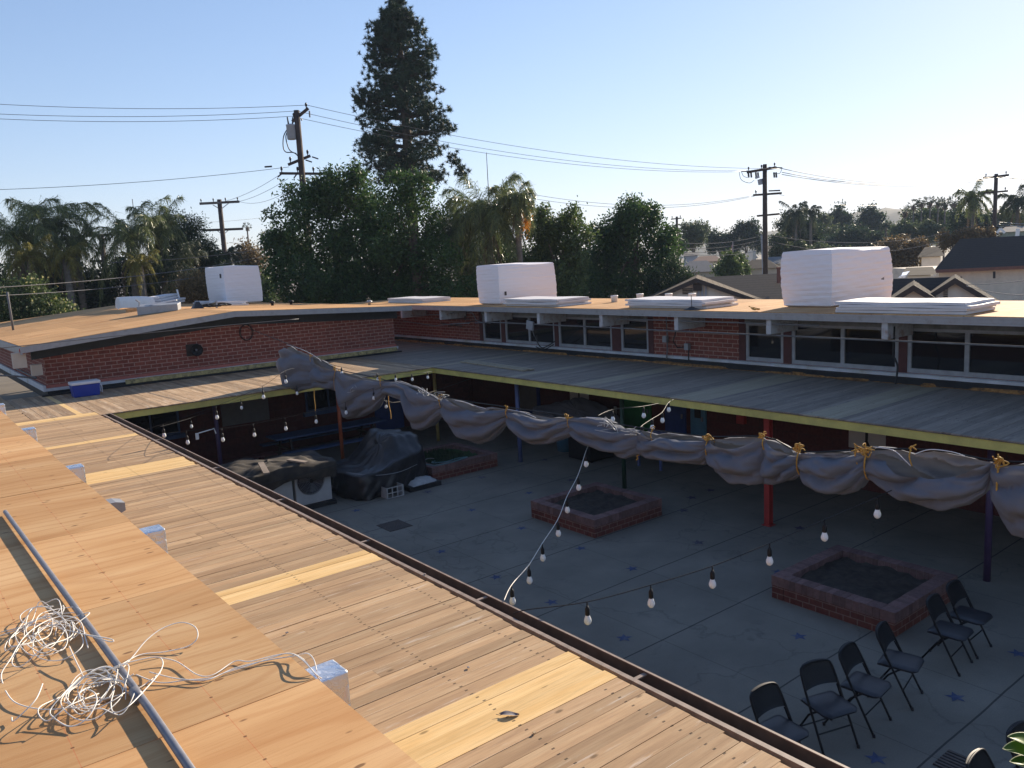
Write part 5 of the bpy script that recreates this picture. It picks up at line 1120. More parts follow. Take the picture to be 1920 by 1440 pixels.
# ================================================================== vegetation
def np_mesh(name, V, F, mats, parent, mi=None):
    """V (n,3) world, F (m,k) all same size"""
    L = np.array(parent.location); me = bpy.data.meshes.new(name); n, k = len(F), F.shape[1]
    me.vertices.add(len(V)); me.vertices.foreach_set('co', (V-L).astype(np.float32).ravel())
    me.loops.add(n*k); me.loops.foreach_set('vertex_index', F.astype(np.int32).ravel())
    me.polygons.add(n); me.polygons.foreach_set('loop_start', np.arange(0, n*k, k, dtype=np.int32)); me.polygons.foreach_set('loop_total', np.full(n, k, dtype=np.int32))
    for m_ in (mats if isinstance(mats, list) else [mats]): me.materials.append(m_)
    if mi is not None: me.polygons.foreach_set('material_index', mi.astype(np.int32))
    me.update(calc_edges=True); me.validate()
    o = bpy.data.objects.new(name, me); COL.objects.link(o); o.parent = parent; return o
def unit(a): return a/np.maximum(np.linalg.norm(a, axis=-1, keepdims=True), 1e-9)
def leaf_quads(P, size, rg, asp=.5, outward=None, droop=0.):
    N = len(P); d = rg.normal(size=(N, 3))
    if outward is not None: d = d*.9+outward*.8
    d[:, 2] -= droop; d = unit(d); r = rg.normal(size=(N, 3)); s = unit(np.cross(d, r)); sz = size*rg.uniform(.6, 1.35, (N, 1))
    a = P-d*sz*.5; c = P+d*sz*.5; b = P+s*sz*asp*.5+d*sz*.06; e = P-s*sz*asp*.5+d*sz*.06
    V = np.stack([a, b, c, e], 1).reshape(-1, 3); F = np.arange(4*N).reshape(N, 4); return V, F
def clump_points(clumps, n, rg, twig=.22, per=9):
    C = np.array([c[:3] for c in clumps]); Rr = np.array([c[3] for c in clumps]); W = Rr**2.2; W /= W.sum()
    nt_ = max(1, n//per); k = rg.choice(len(C), nt_, p=W); u = unit(rg.normal(size=(nt_, 3))); rad = Rr[k, None]*(rg.uniform(0.15, 1., (nt_, 1))**.42)*rg.uniform(.82, 1.12, (nt_, 1))
    T = C[k]+u*rad*np.array([1, 1, .95]); P = np.repeat(T, per, 0)+rg.normal(size=(nt_*per, 3))*twig; O = np.repeat(u, per, 0); return P, O
def trunk_limbs(b, base, top, r0, clumps, rs, n=7):
    base, top = Vector(base), Vector(top); b.tube(smooth_path([base, base.lerp(top, .4)+Vector((rs.uniform(-.2, .2), rs.uniform(-.2, .2), 0)), base.lerp(top, .75), top], 4), [r0*(1-.6*i/12) for i in range(13)], 8)
    for c in sorted(clumps, key=lambda q: -q[3])[:n]:
        s = base.lerp(top, rs.uniform(.45, .95)); e = Vector(c[:3]); md = s.lerp(e, .5)+Vector((0, 0, .15*(e-s).length)); b.tube(smooth_path([s, md, e], 4), [r0*.38*(1-.8*i/8) for i in range(9)], 5)
def clumps_px(lst, D, dz=1., rg=None):
    """(px, py, r_px[, depth offset]) -> spheres at horizontal distance about D"""
    out = []
    for q in lst:
        d = D+(q[3] if len(q) > 3 else (random.uniform(-1, 1)*q[2]/F_PX*D*.8)); p = atd(q[0], q[1], d); out.append((p[0], p[1], p[2], q[2]/F_PX*D)); 
    return out
def broadleaf(name, label, lst, D, n, mat, leaf=.17, zb=-.1, group=None, twig=.2, sub=5, seed=1, asp=.5, trunk=True, droop=.3, cat='tree', r0=None, extra=None):
    rg = np.random.default_rng(seed); rs = random.Random(seed); cl_ = clumps_px(lst, D)
    small = []
    for c in cl_:                                     # break each lobe into boughs so that the outline is ragged
        for _ in range(sub):
            u = unit(rg.normal(size=3)); f = rg.uniform(.45, .98); r_ = c[3]*rg.uniform(.26, .5); small.append((c[0]+u[0]*c[3]*f, c[1]+u[1]*c[3]*f, c[2]+u[2]*c[3]*f, r_))
    allc = [(c[0], c[1], c[2], c[3]*.72) for c in cl_]+small
    cx = np.mean([c[0] for c in cl_]); cy = np.mean([c[1] for c in cl_]); t = thing(name, label, cat, (cx, cy, zb), group)
    P, O = clump_points(allc, int(n*1.35), rg, twig); P[:, 2] = np.maximum(P[:, 2], zb+.05); V, F = leaf_quads(P, leaf, rg, asp, O, droop)
    np_mesh('crown', V, F, mat, t)
    if extra:                                          # blossom
        m_, k_, sz = extra; I = rg.choice(len(P), k_); V, F = leaf_quads(P[I]+O[I]*.12, sz, rg, .9); np_mesh('blossom', V, F, m_, t)
    if trunk:
        zt = max(c[2] for c in cl_); b = MB(); r0 = r0 or max(.08, .035*(zt-zb)); trunk_limbs(b, (cx, cy, zb), (cx, cy, zb+(zt-zb)*.72), r0, allc, rs); b.build('trunk', M['bark'], t, smooth=True)
    return t
def frond(rg, base, az, L, rise, droop, nl, ll, wd, plume=1.):
    """curved rachis with hanging leaflets; returns V (4 per leaflet)"""
    s = np.linspace(0, 1, nl); h = np.array([math.cos(az), math.sin(az), 0]); x = L*(s-.22*s**3); z = rise*s*1.35-droop*s**2.1
    R_ = base+np.outer(x, h)+np.outer(z, [0, 0, 1]); T = unit(np.gradient(R_, axis=0)); side = unit(np.cross(T, [0, 0, 1.])); Vs = []
    for sg in (-1, 1):
        for rep_ in range(2):
            Rj = R_+T*rg.uniform(-.5, .5, (nl, 1))*L/nl; l = ll*np.sin(np.pi*(.10+.82*s))**.55*rg.uniform(.6, 1.2, nl)
            d = unit(side*sg*rg.uniform(.15, 1.1, (nl, 1))+T*rg.uniform(.25, .9, (nl, 1))+np.array([0, 0, -1.])*rg.uniform(-.25, 1.1, (nl, 1))*plume+rg.normal(size=(nl, 3))*.15)
            mid = Rj+d*(l*.5)[:, None]; tip = mid+unit(d*.6+np.array([0, 0, -1.0])*plume+rg.normal(size=(nl, 3))*.2)*(l*.6)[:, None]; w_ = unit(np.cross(d, rg.normal(size=(nl, 3))))*wd
            Vs.append(np.stack([Rj-w_*.6, Rj+w_*.6, mid+w_*.8, mid-w_*.8], 1)); Vs.append(np.stack([mid-w_*.8, mid+w_*.8, tip+w_*.12, tip-w_*.12], 1))
    w_ = np.array([0, 0, 1.])*wd*.7+side*wd*.4; Vs.append(np.stack([R_[:-1]-w_[:-1], R_[1:]-w_[1:]*.6, R_[1:]+w_[1:]*.6, R_[:-1]+w_[:-1]], 1))
    return np.concatenate(Vs, 0).reshape(-1, 3)
def queen_palm(label, px, py, D, Rpx, nf, mat, seed, zb=-.1, ll=.5, group='feathery palms', fruit=False, dead=True, nl=46):
    rg = np.random.default_rng(seed); c = atd(px, py, D); r = Rpx/F_PX*D; t = thing('feather_palm', label, 'palm tree', (c[0], c[1], zb), group); Vs = []
    for k in range(nf):
        a = k*2.399+rg.uniform(-.3, .3); q = k/nf; rise = r*(1.05-1.35*q)*rg.uniform(.75, 1.15); Vs.append(frond(rg, c, a, r*rg.uniform(.85, 1.1), rise, r*rg.uniform(.75, 1.15)*(.75+.4*q), nl, ll*r*.55, .015*max(1, D/45.), .8))
    V = np.concatenate(Vs); np_mesh('crown', V, np.arange(len(V)).reshape(-1, 4), mat, t)
    if dead:
        Vs = [frond(rg, c-np.array([0, 0, .25*r]), rg.uniform(0, 6.28), r*.35, -r*.25, r*.75, nl//2, ll*r/3, .022, 1.2) for _ in range(4)]; V = np.concatenate(Vs); np_mesh('dead_fronds', V, np.arange(len(V)).reshape(-1, 4), M['deadfrond'], t)
    if fruit:
        P = c+np.array([.25*r, -.2*r, -.62*r])+rg.normal(size=(900, 3))*np.array([.10, .10, .22])*r; V, F = leaf_quads(P, .09, rg, .5, None, 1.5); np_mesh('fruit_cluster', V, F, M['orange_fr'], t)
    b = MB(); b.tube([(c[0]+.15, c[1], zb), (c[0]+.05, c[1], (zb+c[2])/2), (c[0], c[1], c[2])], [.22, .17, .15], 9); b.build('trunk', M['barkpalm'], t, smooth=True); return t
def fan_palm(label, px, py, D, Rpx, n, mat, seed, zb=-.1, group='fan palms on the skyline', skirt=True):
    rg = np.random.default_rng(seed); c = atd(px, py, D); r = Rpx/F_PX*D; t = thing('fan_palm', label, 'palm tree', (c[0], c[1], zb), group); Vs = []
    for k in range(n):
        u = unit(rg.normal(size=3)); u[2] = abs(u[2])*1.1-.45; u = unit(u); tip = c+u*r*.62; s = unit(np.cross(u, rg.normal(size=3)))
        for a in np.linspace(-1.25, 1.25, 9):
            d = unit(u*math.cos(a)+s*math.sin(a)+np.array([0, 0, -.18])); l = r*.48*(.75+.25*math.cos(a)); w_ = unit(np.cross(d, u+s*.3+1e-3))*r*.035
            Vs.append([tip-w_*.6, tip+d*l*.6-w_, tip+d*l, tip+d*l*.6+w_])
        w_ = s*r*.02; Vs.append([c-w_, c+w_, tip+w_, tip-w_])
    V = np.array(Vs).reshape(-1, 3); np_mesh('crown', V, np.arange(len(V)).reshape(-1, 4), mat, t)
    if skirt:
        P = c+np.stack([rg.normal(size=160)*r*.16, rg.normal(size=160)*r*.16, -rg.uniform(.1, .75, 160)*r], 1); V, F = leaf_quads(P, r*.4, rg, .2, None, 3.); np_mesh('dead_fronds', V, F, M['deadfrond'], t)
    b = MB(); b.tube([(c[0], c[1], zb), tuple(c)], [max(.16, r*.11), max(.1, r*.08)], 7); b.build('trunk', M['barkpalm'], t, smooth=True); return t
# ---- tall pine
def pine():
    D = 62.; rg = np.random.default_rng(5); sc = D/F_PX; zb = -.1; base = atd(768, 330, D); top = atd(741, -32, D)
    t = thing('pine_tree', 'tall dark pine rising above all other trees', 'tree', (base[0], base[1], zb))
    # outline half widths in px by height
    ys = [-30, -12, 0, 14, 28, 44, 56, 83, 100, 125, 150, 165, 180, 205, 235, 250, 270, 290, 310, 325, 345]; hw = [1, 6, 11, 16, 21, 32, 40, 42, 56, 59, 54, 56, 74, 76, 80, 84, 78, 84, 84, 80, 60]
    right = np.array([MC[0][0], MC[0][1], 0]); right /= np.linalg.norm(right); fwd = np.array([right[1]*-1, right[0], 0])
    b = MB(); b.tube([(base[0], base[1], zb), tuple(atd(757, 180, D)), tuple(top)], [.5, .3, .04], 9); tufts = []
    y = -28.
    while y < 345:
        cx = 743+(y+28)*.05; h = np.interp(y, ys, hw)
        nb = 10 if y > 20 else 4
        for k in range(nb):
            a = rg.uniform(0, 6.28); ln = h*rg.uniform(.70, 1.10); y1 = y+rg.uniform(-4, 4)
            if rg.random() < .2: ln *= .55
            c = atd(cx, y1, D); e = c+(right*math.cos(a)+fwd*math.sin(a))*ln*sc; e[2] += ln*sc*rg.uniform(-.02, .28); b.tube([tuple(c), tuple((c+e)/2-np.array([0, 0, .05*ln*sc])), tuple(e)], [.08, .055, .02], 4)
            for f, nt_ in ((.42, 3), (.70, 6), (.96, 10)):
                q = c+(e-c)*(f+rg.uniform(-.06, .06))
                for _ in range(nt_): tufts.append(q+rg.normal(size=3)*np.array([.26, .26, .20])*(.8+.5*f)*min(1., .45+h/80))
        y += rg.uniform(13, 18)
    for q, n in (((862, 318), 16), ((850, 300), 10), ((672, 195), 8), ((684, 188), 8), ((838, 238), 9), ((690, 262), 8)):
        for _ in range(n*2): tufts.append(atd(*q, D)+rg.normal(size=3)*.26)
    C = np.array(tufts); K = 34; N = len(C); d = unit(rg.normal(size=(N, K, 3))+np.array([0, 0, .35])); L = rg.uniform(.16, .38, (N, K, 1)); s = unit(np.cross(d, rg.normal(size=(N, K, 3))))*.030; c0_ = C[:, None, :]
    V = np.stack([c0_-s, c0_+s, c0_+d*L+s*.4], 2).reshape(-1, 3); np_mesh('crown', V, np.arange(len(V)).reshape(-1, 3), M['lf_pine'], t); b.build('trunk', M['bark'], t, smooth=True)
pine()
GT = 'big trees behind the far roofs'
broadleaf('broadleaf_tree', 'huge dark broad tree hiding the foot of the transformer pole', [(560, 400, 48), (610, 375, 60), (665, 365, 55), (545, 470, 48), (600, 470, 75), (670, 450, 70), (640, 540, 75), (560, 540, 60), (700, 520, 55), (715, 400, 40), (630, 330, 22), (672, 328, 20), (730, 470, 36), (735, 530, 45), (590, 348, 18), (520, 450, 22), (522, 510, 28)], 43, 46000, M['lf_ficus'], .17, sub=9, seed=11, twig=.16)
broadleaf('broadleaf_tree', 'dark upright tree in front of the tall pine', [(765, 350, 32), (745, 400, 45), (790, 400, 40), (770, 470, 60), (820, 480, 50), (760, 545, 60), (840, 545, 50), (745, 332, 18), (785, 335, 16), (800, 355, 20), (780, 520, 55), (720, 480, 40), (730, 550, 50), (810, 430, 30)], 41, 26000, M['lf_ficus'], .16, sub=8, seed=12, twig=.15)
broadleaf('broadleaf_tree', 'lighter green tree right of the orange fruited palm', [(1015, 430, 36), (1060, 425, 32), (1040, 480, 45), (1075, 475, 34), (1000, 510, 45), (1060, 540, 45), (1085, 520, 28), (1075, 400, 18), (1012, 402, 16), (1100, 440, 20)], 44, 20000, M['lf_olive'], .17, sub=8, seed=13, twig=.17)
broadleaf('broadleaf_tree', 'dark round tree right of the middle foam block', [(1150, 430, 42), (1200, 420, 45), (1240, 450, 36), (1170, 490, 60), (1225, 500, 45), (1130, 500, 45), (1150, 550, 50), (1215, 550, 45), (1190, 395, 22), (1225, 400, 18), (1122, 445, 26), (1258, 470, 18)], 50, 30000, M['lf_ficus'], .19, sub=8, seed=14, twig=.18)
queen_palm('big feathery palm with drooping fronds beside the tall pine', 915, 405, 42, 95, 42, M['lf_palm'], 21, ll=.55, nl=60)
queen_palm('slim feathery palm with hanging orange fruit', 968, 378, 41, 50, 22, M['lf_palm'], 22, ll=.7, fruit=True, nl=46)
queen_palm('low dark palm between the big palm and the upright tree', 862, 440, 44, 75, 26, M['lf_palmdark'], 23, ll=.6)
broadleaf('broadleaf_tree', 'dense dark tree under the big feathery palms', [(900, 520, 60), (960, 530, 55), (880, 560, 50), (930, 470, 40), (985, 500, 35), (855, 440, 38), (850, 400, 26), (880, 480, 45), (1100, 520, 34), (1110, 560, 34), (1000, 560, 40)], 47, 30000, M['lf_ficus'], .17, sub=6, seed=15)
# left palms
for k, (px, py, D, Rp, nf, mt, lb) in enumerate([(28, 440, 46, 95, 26, 'lf_palm', 'leftmost feathery palm, cut by the picture edge'), (100, 420, 48, 80, 26, 'lf_palm', 'tall feathery palm with arching fronds, second from the left'), (140, 455, 47, 52, 20, 'lf_palm', 'short feathery palm between the left palms'), (240, 440, 46, 84, 26, 'lf_palm', 'feathery palm under the thin antenna'), (295, 425, 47, 60, 24, 'lf_palm', 'feathery palm at the right end of the left palm row'),
        (122, 480, 44, 38, 18, 'lf_yel', 'yellowish young palm among the left palms'), (262, 495, 44, 36, 18, 'lf_yel', 'yellow green young palm below the antenna'), (330, 500, 46, 62, 22, 'lf_palmdark', 'low wide palm left of the gable foam block'), (425, 480, 52, 34, 18, 'lf_palmdark', 'low dark palm at the foot of the double arm pole'), (55, 480, 44, 46, 18, 'lf_yel', 'yellow green palm near the left picture edge')]):
    queen_palm(lb, px, py, D, Rp, nf, M[mt], 30+k, nl=44 if nf > 20 else 32)
broadleaf('broadleaf_tree', 'dark feathery tree at the right of the left palm row', [(335, 430, 34), (360, 455, 34), (385, 480, 30), (330, 470, 40), (312, 412, 20), (395, 500, 30)], 50, 16000, M['lf_dark'], .15, sub=9, seed=16, asp=.3, twig=.22)
broadleaf('hedge', 'dark tall hedge under the left palms', [(20, 530, 50), (90, 530, 52), (160, 540, 55), (230, 530, 52), (300, 540, 50), (360, 540, 45), (410, 530, 40), (450, 530, 36), (60, 570, 50), (180, 580, 50)], 49, 26000, M['lf_dark'], .2, sub=5, seed=17, trunk=False, cat='hedge')
broadleaf('flowering_shrub', 'shrub with pale yellow flowers at the left picture edge', [(20, 570, 34), (60, 565, 34), (95, 580, 28), (125, 588, 20), (25, 595, 30), (70, 600, 30), (-15, 570, 34)], 40, 9000, M['lf_olive'], .13, sub=6, seed=18, trunk=False, cat='shrub', extra=(M['flower'], 800, .11))
broadleaf('shrub', 'olive shrub left of the gable foam block', [(365, 535, 24), (350, 550, 22), (385, 550, 20), (372, 520, 14)], 40, 4500, M['lf_gold'], .11, sub=8, seed=19, trunk=False, cat='shrub')
broadleaf('broadleaf_tree', 'golden leaved tree between the pole and the huge dark tree', [(470, 475, 22), (485, 490, 20), (458, 490, 18), (470, 515, 26), (490, 540, 24)], 68, 7000, M['lf_gold'], .2, sub=7, seed=20, twig=.3)
broadleaf('broadleaf_tree', 'small green tree below the golden tree', [(500, 535, 16), (505, 560, 14), (485, 570, 14)], 60, 2500, M['lf_olive'], .2, sub=5, seed=91)
for k, (px, py, D, Rp, lb) in enumerate([(463, 425, 120, 9, 'small skyline fan palm nearest the double arm pole'), (492, 439, 140, 8, 'small skyline fan palm, middle one of three left of the huge tree'), (503, 437, 150, 8, 'small skyline fan palm touching the huge tree'), (352, 436, 110, 8, 'small fan palm behind the dark feathery tree'), (372, 448, 112, 7, 'smaller fan palm behind the dark feathery tree')]):
    fan_palm(lb, px, py, D, Rp, 22, M['lf_palmdark'], 60+k)
broadleaf('shrub', 'feathery grey green shrub by the beige gable', [(1270, 520, 30), (1245, 530, 24), (1290, 530, 22), (1265, 498, 18), (1250, 550, 26)], 47, 7000, M['lf_dark'], .2, sub=9, seed=24, asp=.2, trunk=False, cat='shrub', droop=-.8)
broadleaf('round_bush', 'clipped round bush in front of the grey roofs', [(1365, 500, 22), (1352, 505, 16), (1380, 507, 14), (1366, 490, 12)], 75, 5000, M['lf_olive'], .22, sub=5, seed=25, trunk=False, cat='bush')
broadleaf('round_bush', 'small pale bush right of the clipped round bush', [(1385, 487, 10), (1392, 500, 12)], 78, 1800, M['lf_olive'], .22, sub=5, seed=26, trunk=False, cat='bush')
far_trees = [  # label, lobes, D, n, mat
 ('twin topped tree left of the flag', [(1288, 430, 16), (1310, 428, 15), (1298, 445, 18), (1312, 447, 15), (1285, 450, 15)], 130, 5000, 'lf_dull'),
 ('dark tree beside the far crossarm pole', [(1265, 438, 11), (1262, 455, 13), (1275, 460, 12)], 120, 2500, 'lf_dark'),
 ('low dark tree between the twin topped tree and the dome tree', [(1335, 445, 13), (1355, 450, 14), (1372, 445, 12), (1340, 460, 16), (1365, 465, 15)], 150, 4500, 'lf_dark'),
 ('dome shaped tree left of the tall pole', [(1398, 425, 15), (1410, 430, 14), (1386, 432, 12), (1400, 445, 22), (1375, 455, 16), (1420, 455, 16)], 150, 5500, 'lf_dark'),
 ('wide dark tree right of the tall pole', [(1478, 420, 18), (1495, 412, 18), (1512, 425, 18), (1480, 440, 24), (1505, 450, 26), (1525, 440, 20)], 120, 7500, 'lf_dark'),
 ('light green tree behind the tall pole', [(1460, 455, 16), (1478, 468, 16), (1455, 475, 14)], 110, 3000, 'lf_dull'),
 ('round dark tree on the hillside', [(1573, 405, 17), (1560, 415, 15), (1588, 415, 14), (1573, 425, 20)], 190, 4500, 'lf_dark'),
 ('tree left of the distant hill with light crown', [(1540, 415, 14), (1530, 430, 16), (1552, 435, 16)], 170, 3500, 'lf_dull'),
 ('pointed tree before the distant hill', [(1630, 402, 14), (1620, 412, 13), (1642, 412, 14), (1630, 425, 18), (1645, 428, 12), (1615, 395, 6), (1634, 391, 6)], 190, 4200, 'lf_dark'),
 ('wide dark tree below the pointed tree', [(1610, 440, 24), (1580, 445, 20), (1640, 450, 18), (1560, 455, 18), (1600, 460, 24)], 150, 6500, 'lf_dark'),
 ('low green hedge behind the wrapped block', [(1500, 470, 16), (1530, 472, 16), (1470, 480, 12), (1560, 475, 16), (1590, 478, 14)], 110, 5000, 'lf_dull'),
 ('brownish tree right of the largest foam block', [(1660, 465, 22), (1690, 465, 24), (1715, 465, 20), (1680, 490, 24), (1705, 490, 20), (1670, 485, 20)], 95, 6500, 'lf_gold'),
 ('bright tree under the row of fan palms', [(1722, 405, 16), (1745, 400, 15), (1765, 405, 15), (1705, 412, 12), (1735, 418, 18), (1770, 420, 18)], 160, 5500, 'lf_olive'),
 ('dusty hillside tree behind the brownish tree', [(1700, 430, 18), (1730, 435, 20), (1760, 440, 18), (1680, 440, 16), (1790, 440, 16)], 140, 5500, 'lf_dull'),
 ('dark hillside tree under the large fan palm', [(1800, 410, 22), (1830, 415, 22), (1855, 420, 18), (1815, 430, 24), (1840, 435, 22)], 130, 6500, 'lf_dark'),
 ('shrubby bank above the charcoal roof', [(1775, 450, 14), (1800, 447, 14), (1825, 440, 14), (1850, 440, 12)], 90, 4000, 'lf_gold'),
 ('dusty tree right of the far right pole', [(1890, 410, 16), (1905, 415, 18), (1915, 425, 18), (1880, 425, 14)], 130, 4000, 'lf_dull'),
 ('tiny tree at the foot of the distant hill', [(1668, 425, 8), (1672, 435, 10), (1660, 438, 8)], 220, 1500, 'lf_dull'),
]
for k, (lb, ls, D, n, mt) in enumerate(far_trees):
    broadleaf('far_tree', lb, ls, D, n, M[mt], .22*D/100+.06, seed=100+k, group='trees on the right skyline', sub=7, twig=.0022*D, r0=.25)
queen_palm('wispy feathery palm right of the tall pole', 1492, 400, 110, 32, 16, M['lf_palmdark'], 71, group='feathery palms', nl=30)
queen_palm('wispy feathery palm, the right one of the pair', 1520, 398, 115, 26, 14, M['lf_palmdark'], 72, group='feathery palms', nl=28)
for k, (px, py, D, Rp, nn, lb) in enumerate([(1713, 385, 150, 11, 26, 'fan palm at the left end of the skyline palm row'), (1728, 380, 152, 11, 26, 'second fan palm in the skyline row'), (1744, 379, 155, 12, 26, 'third fan palm in the skyline row'), (1759, 380, 155, 11, 26, 'fourth fan palm in the skyline row'), (1772, 381, 150, 12, 26, 'fifth fan palm in the skyline row'), (1788, 382, 148, 15, 28, 'sixth fan palm in the skyline row, wider than the others'),
        (1697, 397, 140, 12, 24, 'lone fan palm leaning before the distant hill')]):
    fan_palm(lb, px, py, D, Rp, nn, M['lf_palmdark'], 80+k)
queen_palm('large bright palm just left of the far right pole', 1825, 372, 100, 34, 22, M['lf_palm'], 95, group='feathery palms', nl=34)
queen_palm('dark palm cut by the right picture edge', 1908, 378, 105, 34, 22, M['lf_palmdark'], 96, group='feathery palms', nl=34)
queen_palm('small palm before the foot of the hill', 1661, 424, 150, 12, 12, M['lf_palmdark'], 97, group='feathery palms', nl=18)

# ================================================================== poles and lines
def arm_dir(px, py, D, px2, py2):
    a, b_ = atd(px, py, D), atd(px2, py2, D); v = b_-a; v[2] = 0; return v
def pole(label, top, foot_px, D, r, arms, extra=None):
    T = atd(*top, D); t = thing('utility_pole', label, 'utility pole', (T[0], T[1], -.1), 'wooden utility poles')
    part(t, 'mast', M['pole'], lambda b: b.tube([(T[0], T[1], -.1), tuple(T)], [r*1.35, r], 10), smooth=True)
    for (a, c, n, th) in arms:
        A, C_ = atd(*a, D), atd(*c, D); v = C_-A
        ar = part(t, 'crossarm', M['pole'], lambda b: b.bar(A, C_, th, th*1.2))
        for k in range(n):
            f = (k+.15)/(n-.7) if n > 1 else .1; f = min(.97, f); p = A+v*f
            part(t, 'insulator', M['insul'], lambda b: b.lathe((p[0], p[1], p[2]+th*.6), [(.03, 0), (.03, .10), (.07, .12), (.05, .19), (.075, .21), (.04, .30)], 8), smooth=True)
    if extra: extra(t, T)
    return t
D1 = 48.
def ex1(t, T):
    c = atd(546, 247, D1); 
    part(t, 'transformer', M['xfmr'], lambda b: b.lathe((c[0], c[1], c[2]-.42), [(.22, 0), (.245, .03), (.245, .72), (.26, .74), (.26, .79), (.1, .84)], 16), smooth=True)
    part(t, 'bushing', M['insul'], lambda b: [b.tube([(c[0]+dx, c[1], c[2]+.40), (c[0]+dx*1.3, c[1], c[2]+.78)], [.05, .035], 7) for dx in (-.12, .12)])
    part(t, 'bracket', M['trim'], lambda b: b.bar((c[0], c[1], c[2]+.2), (T[0]+.02, T[1], c[2]+.2), .06, .06))
    part(t, 'jumper_cable', M['cable'], lambda b: [b.tube(smooth_path([atd(*q, D1) for q in pts], 5), .03, 5) for pts in ([(540, 240), (532, 255), (531, 275), (536, 285), (550, 286), (558, 292), (561, 300)], [(543, 240), (536, 255), (540, 275), (546, 284), (556, 288)])])
    part(t, 'riser_conduit', M['xfmr'], lambda b: b.tube([atd(562, 300, D1), atd(571, 366, D1), (atd(571, 366, D1)[0], atd(571, 366, D1)[1], 0)], .05, 6))
    part(t, 'dead_end', M['insul'], lambda b: [b.tube([atd(*a, D1), atd(*c_, D1)], .04, 6) for a, c_ in (((585, 294), (597, 298)), ((573, 300), (585, 304)), ((528, 326), (521, 332)), ((556, 327), (551, 334)), ((580, 208), (581, 220)), ((565, 222), (566, 226)))])
pole('leaning utility pole with grey transformer tank beside the huge tree', (556, 207), None, D1, .16, [((548, 228), (578, 203), 2, .13), ((540, 309), (582, 292), 2, .12), ((524, 325), (622, 326), 4, .11)], ex1)
D2 = 70.
def ex2(t, T):
    part(t, 'riser_conduit', M['xfmr'], lambda b: b.tube([atd(1428, 440, D2), atd(1431, 505, D2), (atd(1431, 505, D2)[0], atd(1431, 505, D2)[1], 0)], .09, 6))
    part(t, 'fuse_cutout', M['insul'], lambda b: [b.bar(atd(x, 323, D2), atd(x+1, 333, D2), .10, .10) for x in (1403, 1408, 1417, 1421, 1451, 1455)])
    part(t, 'switch', M['xfmr'], lambda b: (b.bar(atd(1425, 336, D2), atd(1427, 346, D2), .3, .3), b.bar(atd(1416, 334, D2), atd(1424, 331, D2), .16, .16)))
    part(t, 'dead_end', M['insul'], lambda b: [b.tube([atd(*a, D2), atd(*c_, D2)], .06, 6) for a, c_ in (((1391, 321), (1402, 321)), ((1441, 314), (1467, 315)), ((1441, 358), (1463, 357)))])
    part(t, 'jumper_cable', M['cable'], lambda b: [b.tube(smooth_path([atd(*q, D2) for q in pts], 5), .022, 5) for pts in ([(1390, 321), (1394, 330), (1402, 333)], [(1386, 322), (1390, 337), (1405, 343), (1414, 338)], [(1466, 316), (1462, 325), (1452, 325)])])
pole('tall utility pole with three crossarms in front of the right skyline trees', (1434, 308), None, D2, .17, [((1400, 323), (1456, 314), 3, .16), ((1412, 366), (1466, 362), 1, .13), ((1419, 405), (1462, 401), 0, .12)], ex2)
D3 = 95.
pole('hazy utility pole at the far right among the palms', (1868, 326), None, D3, .17, [((1843, 334), (1892, 328), 2, .16), ((1845, 362), (1890, 358), 2, .14)])
D4 = 78.
def ex4(t, T):
    part(t, 'brace', M['zinc'], lambda b: [b.tube([atd(*a, D4), atd(*c_, D4)], .035, 5) for a, c_ in (((399, 384), (412, 392)), ((430, 380), (416, 391)), ((405, 431), (417, 439)), ((430, 430), (421, 438)))])
pole('utility pole with two wide crossarms between the palms and the huge tree', (411, 374), None, D4, .19, [((374, 382), (449, 378), 4, .17), ((380, 432), (456, 429), 0, .17)], ex4)
pole('dark pole half hidden among the left palms', (189, 439), None, 62, .16, [((161, 442), (215, 440), 0, .13), ((168, 490), (195, 489), 0, .12)])
pole('small distant pole with one crossarm left of the twin topped tree', (1269, 406), None, 110, .15, [((1258, 411), (1278, 409), 2, .12)])
for (a, c_, D, lb) in (((912, 286), (920, 345), 52, 'thin bare antenna mast above the big feathery palm'), ((248, 373), (249, 410), 55, 'thin bare antenna mast above the left palms')):
    A = atd(*a, D); solo('antenna', M['cable'], lambda b: b.tube([(A[0], A[1], 0), tuple(A)], [.06, .018], 6), lb, 'antenna')
def pline(a, Da, c_, Dc, sag, lb, r=.016, mat='wire'):
    solo('power_line', M[mat], lambda b: b.tube(sagline(atd(*a, Da), atd(*c_, Dc), sag, 24), r*.8, 4), lb, 'power line', 'overhead lines', smooth=True)
L1 = [((-60, 192), (575, 197), (1466, 316), 'top'), ((-60, 211), (556, 208), (1400, 320), 'middle'), ((-60, 220), (546, 218), (1392, 322), 'lower')]
for a, c_, e, nm in L1:
    pline(a, 52, c_, D1, .25, f'{nm} overhead wire left of the transformer pole'); pline(c_, D1, e, D2, .9, f'{nm} overhead wire between the transformer pole and the tall pole')
for k, (y, nm) in enumerate(((316, 'top'), (323, 'middle'), (327, 'lower'))):
    pline((1466, y), D2, (1846+18*k, 331), D3, .9, f'{nm} overhead wire between the tall pole and the hazy pole', .032); pline((1846+18*k, 331), D3, (2010, 325+4*k), 105, .3, f'{nm} overhead wire right of the hazy pole', .032)
pline((-50, 357), 50, (542, 313), D1, .2, 'long wire in the sky above the left palms', .016)
solo('splice', M['insul'], lambda b: b.tube([atd(496, 313, D1+.2), atd(510, 312, D1+.2)], .05, 6), 'dark splice on the wire left of the transformer pole', 'splice')
for a, c_, nm in (((375, 381), (524, 328), 'first'), ((400, 380), (540, 335), 'second'), ((449, 378), (560, 345), 'third')): pline(a, D4, c_, D1, .5, f'{nm} thin wire between the double arm pole and the transformer pole', .016)
